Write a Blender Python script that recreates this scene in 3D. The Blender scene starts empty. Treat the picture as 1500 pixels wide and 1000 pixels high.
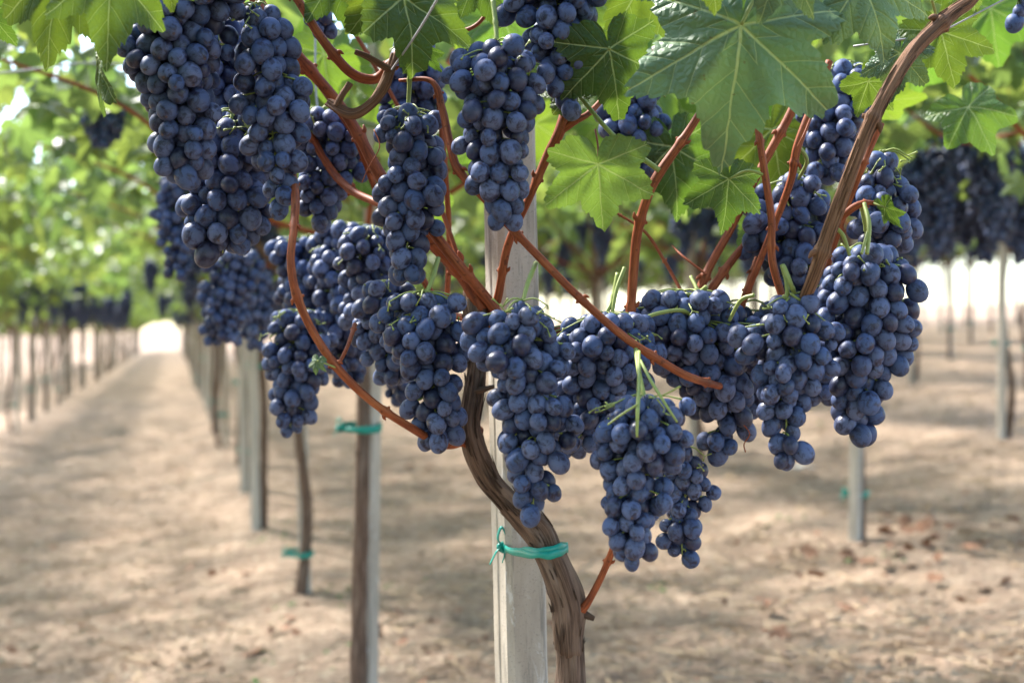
import bpy, math, random
import numpy as np
from mathutils import Vector, Matrix, noise as mnoise

S = bpy.context.scene
COL = S.collection
R = math.radians
TRAPZ = getattr(np, "trapezoid", None) or np.trapz
rng = np.random.default_rng(7)
random.seed(7)

# ------------------------------------------------------------------ camera, sky, sun, exposure
FX = 1500 * 50 / 36            # focal length in photograph pixels
CAMH, HZ = 1.03, 485.0         # eye height (m), horizon row in the photograph
cd = bpy.data.cameras.new('camera'); cam = bpy.data.objects.new('camera', cd); COL.objects.link(cam)
cam.location = (0, 0, CAMH); cam.rotation_euler = (R(90), 0, 0)
cd.lens = 50; cd.sensor_width = 36; cd.shift_y = -0.01
cd.clip_start = 0.05; cd.clip_end = 3000
cd.dof.use_dof = True; cd.dof.focus_distance = 1.66; cd.dof.aperture_fstop = 4.0
S.camera = cam

SUN_EL, SUN_AZ = 50.0, -52.0   # azimuth measured from +Y towards +X
w = bpy.data.worlds.new('World'); S.world = w; w.use_nodes = True
nt = w.node_tree; nt.nodes.clear()
sky = nt.nodes.new('ShaderNodeTexSky'); sky.sky_type = 'NISHITA'; sky.sun_disc = False
sky.sun_elevation = R(SUN_EL); sky.sun_rotation = R(SUN_AZ); sky.dust_density = 1.0; sky.air_density = 1.0; sky.ozone_density = 1.0
bg = nt.nodes.new('ShaderNodeBackground'); bg.inputs[1].default_value = 0.15
wo = nt.nodes.new('ShaderNodeOutputWorld')
nt.links.new(sky.outputs[0], bg.inputs[0]); nt.links.new(bg.outputs[0], wo.inputs[0])
ld = bpy.data.lights.new('sun', 'SUN'); ld.energy = 4.0; ld.angle = R(7); ld.color = (1.0, 0.965, 0.91)
sun = bpy.data.objects.new('sun', ld); COL.objects.link(sun)
tos = Vector((math.sin(R(SUN_AZ)) * math.cos(R(SUN_EL)), math.cos(R(SUN_AZ)) * math.cos(R(SUN_EL)), math.sin(R(SUN_EL))))
sun.rotation_euler = tos.to_track_quat('Z', 'Y').to_euler()
S.view_settings.view_transform = 'Standard'; S.view_settings.look = 'None'
S.view_settings.exposure = 1.95; S.view_settings.gamma = 1.0
S.cycles.max_bounces = 8; S.cycles.diffuse_bounces = 4; S.cycles.glossy_bounces = 3; S.cycles.transmission_bounces = 6
S.cycles.use_denoising = True; S.cycles.sample_clamp_indirect = 6.0

# ------------------------------------------------------------------ helpers
def at(px, py, Y):
    return Vector(((px - 750) / FX * Y, Y, CAMH - (py - HZ) / FX * Y))

SLOPE, ROWK = 0.07, -0.2376
def lat_of(x, y): return x - 0.017 - ROWK * (y - 1.8)
def row_x(lat, y): return 0.017 + ROWK * (y - 1.8) + lat
def ground_z(x, y):
    s = SLOPE * lat_of(x, y)
    if s > 1.6: s = 1.6 + 0.6 * math.tanh((s - 1.6) / 0.6)
    if s < -0.4: s = -0.4 - 0.3 * math.tanh((-s - 0.4) / 0.3)
    return s

def mesh(name, V, F, mat=None, smooth=True, uv=None):
    me = bpy.data.meshes.new(name)
    me.from_pydata([tuple(v) for v in V], [], [tuple(f) for f in F])
    if smooth: me.polygons.foreach_set('use_smooth', [True] * len(me.polygons))
    if mat: me.materials.append(mat)
    if uv is not None:
        l = me.uv_layers.new(name='UVMap')
        idx = np.empty(len(me.loops), dtype=np.int32); me.loops.foreach_get('vertex_index', idx)
        l.data.foreach_set('uv', np.asarray(uv, dtype=np.float32)[idx].ravel())
    me.update()
    return me
def link(name, me, parent=None, loc=None):
    o = bpy.data.objects.new(name, me); COL.objects.link(o)
    if parent: o.parent = parent
    if loc is not None: o.location = loc
    return o
def tag(o, label=None, cat=None, group=None, kind=None):
    if label: o['label'] = label
    if cat: o['category'] = cat
    if group: o['group'] = group
    if kind: o['kind'] = kind
    return o
def thing(name, label, cat, loc=(0, 0, 0), group=None):
    o = bpy.data.objects.new(name, None); COL.objects.link(o); o.location = loc; o.empty_display_size = 0.05
    return tag(o, label, cat, group)

def spline(P, n):
    P = np.asarray(P, float); m = len(P)
    if m == 2:
        t = np.linspace(0, 1, n)[:, None]; return P[0] * (1 - t) + P[1] * t
    out = []
    for u in np.linspace(0, m - 1 - 1e-6, n):
        i = int(u); f = u - i
        p0 = P[i - 1] if i > 0 else 2 * P[0] - P[1]
        p1, p2 = P[i], P[i + 1]
        p3 = P[i + 2] if i + 2 < m else 2 * P[-1] - P[-2]
        out.append(0.5 * ((2 * p1) + (-p0 + p2) * f + (2 * p0 - 5 * p1 + 4 * p2 - p3) * f * f + (-p0 + 3 * p1 - 3 * p2 + p3) * f ** 3))
    return np.array(out)

class MB:
    def __init__(s): s.V = []; s.F = []; s.UV = []
    def tube(s, P, rad, n=24, seg=8, ridge=0.0, seed=0.0, nodes=0, flat=1.0):
        """tube through P (metres) with radii; ridge: bark relief, nodes: swellings of a cane"""
        P4 = [list(p) + [r] for p, r in zip(P, rad)]
        C = spline(P4, n); rr = C[:, 3].copy(); C = C[:, :3]
        L = np.concatenate([[0], np.cumsum(np.linalg.norm(np.diff(C, axis=0), axis=1))])
        if nodes:
            for q in np.arange(nodes * 0.6, L[-1], nodes):
                rr = rr * (1 + 0.30 * np.exp(-((L - q) / (rr.mean() * 0.75)) ** 2))
        T = np.gradient(C, axis=0); T /= np.linalg.norm(T, axis=1)[:, None] + 1e-12
        ref = np.array([0.13, -0.97, 0.2]); nrm = ref - T[0] * ref.dot(T[0]); nrm /= np.linalg.norm(nrm)
        b = len(s.V)
        for i in range(n):
            nrm = nrm - T[i] * nrm.dot(T[i]); nrm /= np.linalg.norm(nrm) + 1e-12
            bn = np.cross(T[i], nrm)
            for k in range(seg):
                a = 2 * math.pi * k / seg
                r = rr[i]
                if ridge:
                    q = Vector((math.cos(a) * 2.6, math.sin(a) * 2.6, L[i] * 9 + seed * 7.3))
                    q2 = Vector((math.cos(a) * 6.5, math.sin(a) * 6.5, L[i] * 16 + seed * 3.1))
                    q3 = Vector((math.cos(a) * 1.1, math.sin(a) * 1.1, L[i] * 14 + seed))
                    r *= 1 + ridge * (0.55 * mnoise.noise(q) - 0.55 * abs(mnoise.noise(q2)) + 0.9 * mnoise.noise(q3))
                s.V.append(C[i] + r * (math.cos(a) * nrm + math.sin(a) * bn * flat)); s.UV.append((k / seg if k * 2 <= seg else 1 - k / seg, L[i]))
        for i in range(n - 1):
            for k in range(seg):
                k2 = (k + 1) % seg
                s.F.append((b + i * seg + k, b + i * seg + k2, b + (i + 1) * seg + k2, b + (i + 1) * seg + k))
        s.F.append(tuple(b + k for k in range(seg))[::-1]); s.F.append(tuple(b + (n - 1) * seg + k for k in range(seg)))
    def add(s, V, F, M=None, off=(0, 0, 0), uv=None):
        b = len(s.V); V = np.asarray(V, float)
        if M is not None: V = V @ np.asarray(M, float).T
        V = V + np.asarray(off, float)
        s.V.extend(V); s.F.extend(tuple(b + i for i in f) for f in F)
        s.UV.extend(uv if uv is not None else [(0, 0)] * len(V))
    def mesh(s, name, mat, smooth=True): return mesh(name, s.V, s.F, mat, smooth, s.UV)

# ------------------------------------------------------------------ material helpers
def new_mat(name):
    m = bpy.data.materials.new(name); m.use_nodes = True
    t = m.node_tree; t.nodes.clear()
    return m, t
class N:
    def __init__(s, t): s.t = t
    def node(s, ty, **kw):
        n = s.t.nodes.new(ty)
        for k, v in kw.items(): setattr(n, k, v)
        return n
    def set(s, sock, v):
        if hasattr(v, 'is_linked') or isinstance(v, bpy.types.NodeSocket): s.t.links.new(v, sock)
        else: sock.default_value = v
    def m(s, op, a, b=None, c=None, clamp=False):
        n = s.node('ShaderNodeMath', operation=op, use_clamp=clamp)
        for i, v in enumerate((a, b, c)):
            if v is not None: s.set(n.inputs[i], v)
        return n.outputs[0]
    def step(s, v, e0, e1):
        n = s.node('ShaderNodeMapRange', interpolation_type='SMOOTHSTEP')
        s.set(n.inputs['Value'], v); s.set(n.inputs['From Min'], e0); s.set(n.inputs['From Max'], e1)
        return n.outputs[0]
    def mix(s, f, a, b, blend='MIX'):
        n = s.node('ShaderNodeMix', data_type='RGBA', blend_type=blend)
        s.set(n.inputs[0], f)
        for i, v in ((6, a), (7, b)):
            s.set(n.inputs[i], (*v, 1) if isinstance(v, tuple) and len(v) == 3 else v)
        return n.outputs[2]
    def noise(s, vec, scale, detail=3, rough=0.55, dist=0.0):
        n = s.node('ShaderNodeTexNoise'); s.set(n.inputs['Vector'], vec)
        n.inputs['Scale'].default_value = scale; n.inputs['Detail'].default_value = detail
        n.inputs['Roughness'].default_value = rough; n.inputs['Distortion'].default_value = dist
        return n.outputs[0]
    def map(s, vec, scale=(1, 1, 1), loc=None):
        n = s.node('ShaderNodeMapping'); s.set(n.inputs[0], vec); n.inputs['Scale'].default_value = scale
        if loc is not None: s.set(n.inputs['Location'], loc)
        return n.outputs[0]
    def bump(s, h, strength, dist):
        n = s.node('ShaderNodeBump'); s.set(n.inputs['Height'], h)
        n.inputs['Strength'].default_value = strength; n.inputs['Distance'].default_value = dist
        return n.outputs[0]
    def out(s, sh):
        o = s.node('ShaderNodeOutputMaterial'); s.t.links.new(sh, o.inputs[0])
    def pbr(s, col, rough=0.6, nrm=None, spec=0.5, **kw):
        p = s.node('ShaderNodeBsdfPrincipled')
        s.set(p.inputs['Base Color'], (*col, 1) if isinstance(col, tuple) and len(col) == 3 else col)
        s.set(p.inputs['Roughness'], rough); s.set(p.inputs['Specular IOR Level'], spec)
        if nrm is not None: s.set(p.inputs['Normal'], nrm)
        for k, v in kw.items(): s.set(p.inputs[k.replace('_', ' ')], v)
        return p.outputs[0]
    def comb(s, x, y, z):
        n = s.node('ShaderNodeCombineXYZ')
        for i, v in enumerate((x, y, z)): s.set(n.inputs[i], v)
        return n.outputs[0]

def grape_mat(name, island=False):
    m, t = new_mat(name); n = N(t)
    tc = n.node('ShaderNodeTexCoord').outputs['Object']
    rnd = n.node('ShaderNodeNewGeometry').outputs['Random Per Island'] if island else n.node('ShaderNodeObjectInfo').outputs['Random']
    off = n.comb(n.m('MULTIPLY', rnd, 57.0), n.m('MULTIPLY', rnd, 131.0), n.m('MULTIPLY', rnd, 23.0))
    va = n.node('ShaderNodeVectorMath', operation='ADD'); t.links.new(tc, va.inputs[0]); t.links.new(off, va.inputs[1])
    v = va.outputs[0]
    k = 40.0 if island else 1.0
    big = n.noise(v, 1.3 * k, 4, 0.62, 0.6)
    fine = n.noise(v, 9.0 * k, 3, 0.6)
    bloom = n.m('MULTIPLY', n.step(big, 0.34, 0.57), n.m('MULTIPLY_ADD', fine, 0.5, 0.72), clamp=True)
    bloom = n.m('MULTIPLY', bloom, n.m('MULTIPLY_ADD', n.m('FRACT', n.m('MULTIPLY', rnd, 7.31)), 0.42, 0.66), clamp=True)
    bloom = n.m('MULTIPLY', bloom, n.m('MULTIPLY_ADD', n.step(n.m('FRACT', n.m('MULTIPLY', rnd, 31.7)), 0.07, 0.20), 0.7, 0.3))
    skin = n.mix(n.m('FRACT', n.m('MULTIPLY', rnd, 3.7)), (0.009, 0.011, 0.030), (0.016, 0.012, 0.034))
    wax = n.mix(n.m('FRACT', n.m('MULTIPLY', rnd, 13.1)), (0.066, 0.104, 0.222), (0.124, 0.152, 0.262))
    c = n.mix(bloom, skin, wax)
    rough = n.m('MULTIPLY_ADD', bloom, 0.28, 0.32)
    spec = n.m('MULTIPLY_ADD', bloom, -0.30, 0.44)
    if not island:
        sp = n.node('ShaderNodeSeparateXYZ')
        ln = n.node('ShaderNodeVectorMath', operation='NORMALIZE'); t.links.new(tc, ln.inputs[0]); t.links.new(ln.outputs[0], sp.inputs[0])
        tip = n.step(n.m('MULTIPLY_ADD', fine, -0.006, n.m('MULTIPLY', sp.outputs[2], -1.0)), 0.988, 0.993)
        specks = n.step(n.noise(v, 17.0, 1, 0.4), 0.70, 0.76)
        c = n.mix(n.m('MULTIPLY', specks, 0.55), c, (0.16, 0.15, 0.18))
        c = n.mix(n.m('MULTIPLY', tip, 0.8), c, (0.085, 0.055, 0.045))
        sh = n.pbr(c, rough, n.bump(fine, 0.08, 0.02), spec)
    else:
        sh = n.pbr(c, rough, None, spec)
    n.out(sh); return m

def leaf_mat(name, top, back, trans, veined=True, tf=0.36):
    """vine leaf: UV holds the leaf's own plane (petiole joint at 0.5,0.5; tip towards +v)"""
    m, t = new_mat(name); n = N(t)
    geo = n.node('ShaderNodeNewGeometry')
    if veined: rnd = n.node('ShaderNodeObjectInfo').outputs['Random']
    else: rnd = geo.outputs['Random Per Island']
    tcn = n.node('ShaderNodeTexCoord')
    bumpn = None
    hue = n.m('FRACT', n.m('MULTIPLY', rnd, 5.3))
    c = n.mix(hue, tuple(x * (0.72 if veined else 0.5) for x in top), (top[0] * 1.45, top[1] * 1.18, top[2] * 0.95))
    tr = n.mix(n.m('FRACT', n.m('MULTIPLY', rnd, 9.7)), trans, (trans[0] * 1.5, trans[1] * 1.05, trans[2] * 0.8))
    if veined:
        s = n.node('ShaderNodeSeparateXYZ'); t.links.new(tcn.outputs['UV'], s.inputs[0])
        y = n.m('MULTIPLY', n.m('SUBTRACT', s.outputs[1], 0.5), 2.0)
        wob = n.m('MULTIPLY', n.m('SUBTRACT', n.noise(tcn.outputs['UV'], 7.0, 2), 0.5), 0.05)
        x = n.m('ABSOLUTE', n.m('ADD', n.m('MULTIPLY', n.m('SUBTRACT', s.outputs[0], 0.5), 2.0), wob))
        th = n.m('ARCTAN2', x, y)
        main = None; sec = None; secd = None
        sect = [(0.0, 0.0, 0.47), (0.95, 0.47, 1.42), (1.9, 1.42, 3.3)]
        for a, lo, hi in sect:
            tt = n.m('ADD', n.m('MULTIPLY', x, math.sin(a)), n.m('MULTIPLY', y, math.cos(a)))
            dd = n.m('ABSOLUTE', n.m('SUBTRACT', n.m('MULTIPLY', x, math.cos(a)), n.m('MULTIPLY', y, math.sin(a))))
            wd = n.m('MAXIMUM', n.m('MULTIPLY_ADD', tt, -0.010, 0.0145), 0.0045)
            ln = n.m('MULTIPLY', n.m('SUBTRACT', 1.0, n.step(n.m('DIVIDE', dd, wd), 0.4, 1.3)), n.m('GREATER_THAN', tt, 0.0))
            main = ln if main is None else n.m('MAXIMUM', main, ln)
            inside = n.m('MULTIPLY', n.m('GREATER_THAN', th, lo), n.m('LESS_THAN', th, hi))
            ph = n.m('FRACT', n.m('MULTIPLY', n.m('SUBTRACT', n.m('SUBTRACT', tt, n.m('MULTIPLY', dd, 0.95)), n.m('MULTIPLY', n.m('MULTIPLY', dd, dd), 0.5)), n.m('ADD', 4.6, n.m('MULTIPLY', n.m('SIGN', n.m('SUBTRACT', s.outputs[0], 0.5)), 0.5))))
            dist = n.m('ABSOLUTE', n.m('SUBTRACT', ph, 0.5))
            l2 = n.m('MULTIPLY', inside, n.m('SUBTRACT', 1.0, n.step(dist, 0.012, 0.034)))
            sec = l2 if sec is None else n.m('MAXIMUM', sec, l2)
            q2 = n.m('MULTIPLY', inside, dist); secd = q2 if secd is None else n.m('ADD', secd, q2)
        vo = n.node('ShaderNodeTexVoronoi', feature='DISTANCE_TO_EDGE'); t.links.new(tcn.outputs['UV'], vo.inputs['Vector']); vo.inputs['Scale'].default_value = 34
        net = n.m('SUBTRACT', 1.0, n.step(vo.outputs['Distance'], 0.0, 0.10))
        patch = n.noise(tcn.outputs['UV'], 4.0, 4, 0.6)
        c = n.mix(n.step(patch, 0.42, 0.75), c, tuple(x * 1.25 for x in top))
        c = n.mix(n.m('MULTIPLY', net, 0.16), c, (top[0] * 1.7 + 0.02, top[1] * 1.4, top[2] * 1.2))
        v1 = n.m('MAXIMUM', n.m('MULTIPLY', main, 0.9), n.m('MULTIPLY', sec, 0.5))
        c = n.mix(v1, c, (0.40, 0.46, 0.19))
        spots = n.step(n.noise(tcn.outputs['UV'], 31.0, 2, 0.5), 0.69, 0.74)
        c = n.mix(n.m('MULTIPLY', spots, 0.8), c, (0.10, 0.055, 0.02))
        tr = n.mix(n.m('MULTIPLY', v1, 0.6), tr, (0.28, 0.36, 0.10))
        tr = n.mix(n.m('MULTIPLY', net, 0.25), tr, tuple(x * 0.55 for x in trans))
        h = n.m('ADD', n.m('MULTIPLY', n.m('MINIMUM', secd, 0.18), 2.6), n.m('MULTIPLY', n.m('SUBTRACT', 1.0, n.m('MAXIMUM', main, sec)), 0.5))
        h = n.m('ADD', h, n.m('MULTIPLY', vo.outputs['Distance'], 0.8))
        h = n.m('ADD', h, n.m('MULTIPLY', patch, 1.2))
        bumpn = n.bump(h, 0.6, 0.006)
    bk = n.mix(n.m('MULTIPLY', hue, 0.6), back, tuple(x * 1.25 for x in back))
    if veined: bk = n.mix(n.m('MULTIPLY', v1, 0.8), bk, (0.30, 0.36, 0.15))
    c = n.mix(geo.outputs['Backfacing'], c, bk)
    rough = n.m('MULTIPLY_ADD', geo.outputs['Backfacing'], 0.25, 0.46 if veined else 0.36)
    p = n.pbr(c, rough, bumpn, 0.26 if veined else 0.35)
    tl = n.node('ShaderNodeBsdfTranslucent'); n.set(tl.inputs[0], tr)
    ms = n.node('ShaderNodeMixShader'); ms.inputs[0].default_value = tf
    t.links.new(p, ms.inputs[1]); t.links.new(tl.outputs[0], ms.inputs[2])
    n.out(ms.outputs[0]); return m

def streak_mat(name, cols, scale_u, scale_v, rough=0.7, bump=(0.5, 0.003), detail=5, spec=0.16, spot=None):
    """bark and cane: colour stretched along the stem (UV v = metres along it)"""
    m, t = new_mat(name); n = N(t)
    uv = n.node('ShaderNodeTexCoord').outputs['UV']
    rnd = n.node('ShaderNodeObjectInfo').outputs['Random']
    mp = n.map(uv, (scale_u, scale_v, 1), n.comb(0.0, n.m('MULTIPLY', rnd, 40.0), 0.0))
    a = n.noise(mp, 1.0, detail, 0.62, 0.4)
    b = n.noise(n.map(uv, (scale_u * 0.25, scale_v * 0.55, 1)), 1.0, 3)
    f = n.noise(n.map(uv, (scale_u * 3, scale_v * 3, 1)), 1.0, 3)
    c = n.mix(n.step(a, 0.30, 0.66), cols[0], cols[1])
    c = n.mix(n.m('MULTIPLY', n.step(b, 0.45, 0.72), 0.75), c, cols[2])
    c = n.mix(n.m('MULTIPLY', n.step(f, 0.56, 0.7), 0.35), c, tuple(x * 0.35 for x in cols[0]))
    if spot:
        so = n.noise(n.node('ShaderNodeTexCoord').outputs['Object'], 160.0, 2)
        c = n.mix(n.m('MULTIPLY', n.step(so, 0.62, 0.7), 0.7), c, spot)
    n.out(n.pbr(c, rough, n.bump(n.m('ADD', a, n.m('MULTIPLY', f, 0.5)), *bump), spec)); return m

def simple_mat(name, col, var=0.25, scale=30, rough=0.6, bump=0.2, spec=0.4):
    m, t = new_mat(name); n = N(t)
    o = n.node('ShaderNodeTexCoord').outputs['Object']
    a = n.noise(o, scale, 4)
    rnd = n.node('ShaderNodeObjectInfo').outputs['Random']
    c = n.mix(a, tuple(x * (1 - var) for x in col), tuple(x * (1 + var) for x in col))
    c = n.mix(n.m('MULTIPLY', rnd, 0.35), c, tuple(x * 0.75 for x in col))
    n.out(n.pbr(c, rough, n.bump(a, bump, 0.002), spec)); return m

def concrete_mat():
    m, t = new_mat('weathered_concrete'); n = N(t)
    o = n.node('ShaderNodeTexCoord').outputs['Object']
    rnd = n.node('ShaderNodeObjectInfo').outputs['Random']
    a = n.noise(n.map(o, (18, 18, 3.0)), 1.0, 5, 0.6)
    b = n.noise(n.map(o, (95, 95, 5.0)), 1.0, 4, 0.65)
    d = n.noise(o, 260.0, 3, 0.6)
    e = n.noise(n.map(o, (40, 40, 9.0)), 1.0, 4, 0.7, 0.8)
    c = n.mix(n.step(a, 0.3, 0.7), (0.34, 0.285, 0.220), (0.52, 0.455, 0.370))
    c = n.mix(n.m('MULTIPLY', n.step(b, 0.52, 0.66), 0.7), c, (0.17, 0.155, 0.13))
    c = n.mix(n.m('MULTIPLY', n.step(e, 0.58, 0.68), 0.6), c, (0.62, 0.60, 0.56))
    c = n.mix(n.m('MULTIPLY', n.step(d, 0.58, 0.68), 0.45), c, (0.16, 0.15, 0.13))
    c = n.mix(n.m('MULTIPLY', rnd, 0.35), c, (0.60, 0.58, 0.54))
    n.out(n.pbr(c, 0.85, n.bump(n.m('ADD', n.m('MULTIPLY', b, 0.6), d), 0.5, 0.0015), 0.25)); return m

def ground_mat():
    m, t = new_mat('dry_soil'); n = N(t)
    o = n.node('ShaderNodeTexCoord').outputs['Object']
    a = n.noise(o, 0.55, 4, 0.6)
    b = n.noise(o, 5.5, 6, 0.68, 0.3)
    d = n.noise(o, 26.0, 5, 0.7)
    c = n.mix(n.step(b, 0.34, 0.68), (0.30, 0.212, 0.152), (0.51, 0.368, 0.268))
    c = n.mix(n.m('MULTIPLY', n.step(a, 0.42, 0.68), 0.55), c, (0.52, 0.388, 0.283))
    c = n.mix(n.m('MULTIPLY', n.step(d, 0.50, 0.66), 0.75), c, (0.165, 0.115, 0.078))
    c = n.mix(n.m('MULTIPLY', n.step(n.noise(o, 34.0, 3), 0.58, 0.66), 0.85), c, (0.60, 0.49, 0.36))
    c = n.mix(n.m('MULTIPLY', n.step(n.noise(o, 1.7, 5, 0.7), 0.6, 0.72), 0.30), c, (0.33, 0.185, 0.10))
    n.out(n.pbr(c, 0.95, n.bump(n.m('ADD', b, n.m('MULTIPLY', d, 0.5)), 1.0, 0.09), 0.1)); return m

M_GRAPE = grape_mat('waxy_blue_grape'); M_GRAPE_FAR = grape_mat('waxy_blue_grape_bunch', True)
M_LEAF = leaf_mat('vine_leaf', (0.052, 0.098, 0.026), (0.095, 0.150, 0.055), (0.115, 0.22, 0.02), tf=0.32)
M_LEAF_LIT_TONE = leaf_mat('vine_leaf_lit_tone', (0.066, 0.135, 0.036), (0.115, 0.185, 0.07), (0.17, 0.34, 0.03))  # brighter copy of the leaf material, lit look put into its colours
M_LEAF_PALE = leaf_mat('vine_leaf_bluish', (0.080, 0.150, 0.085), (0.12, 0.19, 0.09), (0.12, 0.25, 0.05), tf=0.12)
M_LEAF_BACK = leaf_mat('vine_leaf_underside', (0.105, 0.175, 0.062), (0.105, 0.175, 0.062), (0.17, 0.33, 0.04), tf=0.3)
M_LEAF_FAR = leaf_mat('vine_foliage', (0.095, 0.162, 0.062), (0.155, 0.225, 0.11), (0.22, 0.37, 0.08), False, 0.40)
M_CANE = streak_mat('red_brown_cane', ((0.13, 0.034, 0.015), (0.31, 0.082, 0.030), (0.40, 0.140, 0.055)), 14, 26, 0.5, (0.35, 0.0012), spot=(0.09, 0.03, 0.015))
M_BROWN = streak_mat('dry_brown_bark', ((0.085, 0.043, 0.026), (0.24, 0.125, 0.068), (0.32, 0.19, 0.115)), 26, 14, 0.8, (0.8, 0.002))
M_BARK = streak_mat('grey_brown_bark', ((0.058, 0.035, 0.025), (0.190, 0.122, 0.085), (0.28, 0.205, 0.155)), 30, 13, 0.88, (1.0, 0.004), 6, 0.15)
M_STEM = simple_mat('green_stem', (0.25, 0.30, 0.075), 0.3, 60, 0.5, 0.1)
M_CONC = concrete_mat(); M_SOIL = ground_mat()
M_TIE = simple_mat('teal_plastic', (0.0, 0.26, 0.20), 0.2, 120, 0.4, 0.15, 0.5)
M_WIRE = simple_mat('galvanised_wire', (0.36, 0.36, 0.36), 0.2, 200, 0.45, 0.1, 0.5)
M_DRY = simple_mat('dry_fallen_leaf', (0.25, 0.135, 0.085), 0.55, 9, 0.8, 0.3, 0.1)
M_STRAW = simple_mat('dry_straw', (0.44, 0.325, 0.215), 0.4, 3, 0.9, 0.1, 0.1)
M_WEED = simple_mat('green_weed', (0.10, 0.17, 0.05), 0.3, 20, 0.7, 0.1, 0.2)
M_SCRAP = simple_mat('white_paper', (0.75, 0.74, 0.70), 0.1, 30, 0.8, 0.1, 0.2)

# ------------------------------------------------------------------ ground
def build_ground():
    ys = [-30, -15, -8, -4, -1]; y = 0.5
    while y < 60: ys.append(y); y += 0.035 + 0.016 * max(0, y - 3)
    ys += [70, 90, 120, 180, 300, 600, 1500]
    nx = 300; V = []; F = []
    for y in ys:
        wdt = 5 + 0.75 * abs(y)
        if y > 60: wdt = 50 + (y - 60) * 1.6
        for i in range(nx):
            x = (i / (nx - 1) * 2 - 1) * wdt + (0.2 * y if 0 < y < 60 else 12)
            z = ground_z(x, y)
            if -1 < y < 62:
                z += 0.03 * mnoise.noise(Vector((x * 0.5, y * 0.5, 1)))
                q = Vector((x * 3.1, y * 3.1, 5)); z += 0.010 * mnoise.noise(q)
                if y < 25: z += 0.014 * (abs(mnoise.noise(Vector((x * 8, y * 8, 2)))) + 0.5 * mnoise.noise(Vector((x * 19, y * 19, 8))))
                d = lat_of(x, y) / 2.35; d = abs(d - round(d)); z += 0.05 * math.exp(-(d / 0.12) ** 2) - 0.03
            V.append((x, y, z))
    for j in range(len(ys) - 1):
        for i in range(nx - 1):
            a = j * nx + i; F.append((a, a + 1, a + nx + 1, a + nx))
    o = link('ground', mesh('ground', V, F, M_SOIL)); tag(o, 'dry sandy vineyard soil running to the horizon', 'ground', kind='structure')
build_ground()

def clod(seed):
    r = np.random.default_rng(seed); V = []; F = []
    nu, nv = 7, 5
    for j in range(nv):
        ph = math.pi * (j + 0.5) / nv
        for i in range(nu):
            a = 2 * math.pi * i / nu; q = r.uniform(0.65, 1.15)
            V.append((q * math.sin(ph) * math.cos(a), q * math.sin(ph) * math.sin(a), 0.6 * q * math.cos(ph)))
    for j in range(nv - 1):
        for i in range(nu): F.append((j * nu + i, (j + 1) * nu + i, (j + 1) * nu + (i + 1) % nu, j * nu + (i + 1) % nu))
    F.append(tuple(range(nu))); F.append(tuple(range((nv - 1) * nu, nv * nu))[::-1])
    return np.array(V), F
def rotz(a, s=1.0):
    c, d = math.cos(a) * s, math.sin(a) * s
    return np.array([[c, -d, 0], [d, c, 0], [0, 0, s]])
def scatter_clods():
    sh = [clod(i) for i in range(6)]; mb = MB()
    for i in range(3000):
        y = 3.6 + 11 * rng.random() ** 1.7; x = rng.uniform(-0.42, 0.42) * y
        s = 0.005 + 0.018 * rng.random() ** 4
        V, F = sh[i % 6]; mb.add(V, F, rotz(rng.random() * 6.3, s) * np.array([[1], [1], [.6]]), (x, y, ground_z(x, y) - 0.01 + 0.03 * mnoise.noise(Vector((x * 0.5, y * 0.5, 1))) + s * 0.2))
    o = link('soil_clods', mb.mesh('soil_clods', M_SOIL)); tag(o, 'crumbly tan soil clods strewn over the ground', 'soil clods', kind='stuff')
scatter_clods()
def scatter_straw():
    mb = MB()
    for i in range(7000):
        y = 3.7 + 14 * rng.random() ** 1.6; x = rng.uniform(-0.42, 0.42) * y; a = rng.random() * 6.28; L = rng.uniform(.015, .07); w_ = rng.uniform(.0012, .003)
        c, d = math.cos(a), math.sin(a); z = ground_z(x, y) + 0.03 * mnoise.noise(Vector((x * 0.5, y * 0.5, 1))) + rng.uniform(-.012, .012)
        V = [(-L * c + w_ * d, -L * d - w_ * c, 0), (L * c + w_ * d, L * d - w_ * c, rng.uniform(0, .02)), (L * c - w_ * d, L * d + w_ * c, rng.uniform(0, .02)), (-L * c - w_ * d, -L * d + w_ * c, .004)]
        mb.add(V, [(0, 1, 2, 3)], None, (x, y, z))
    o = link('dry_straw', mb.mesh('dry_straw', M_STRAW, False)); tag(o, 'pale dry straw and stalks strewn thinly over the soil', 'straw', kind='stuff')
scatter_straw()

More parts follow.
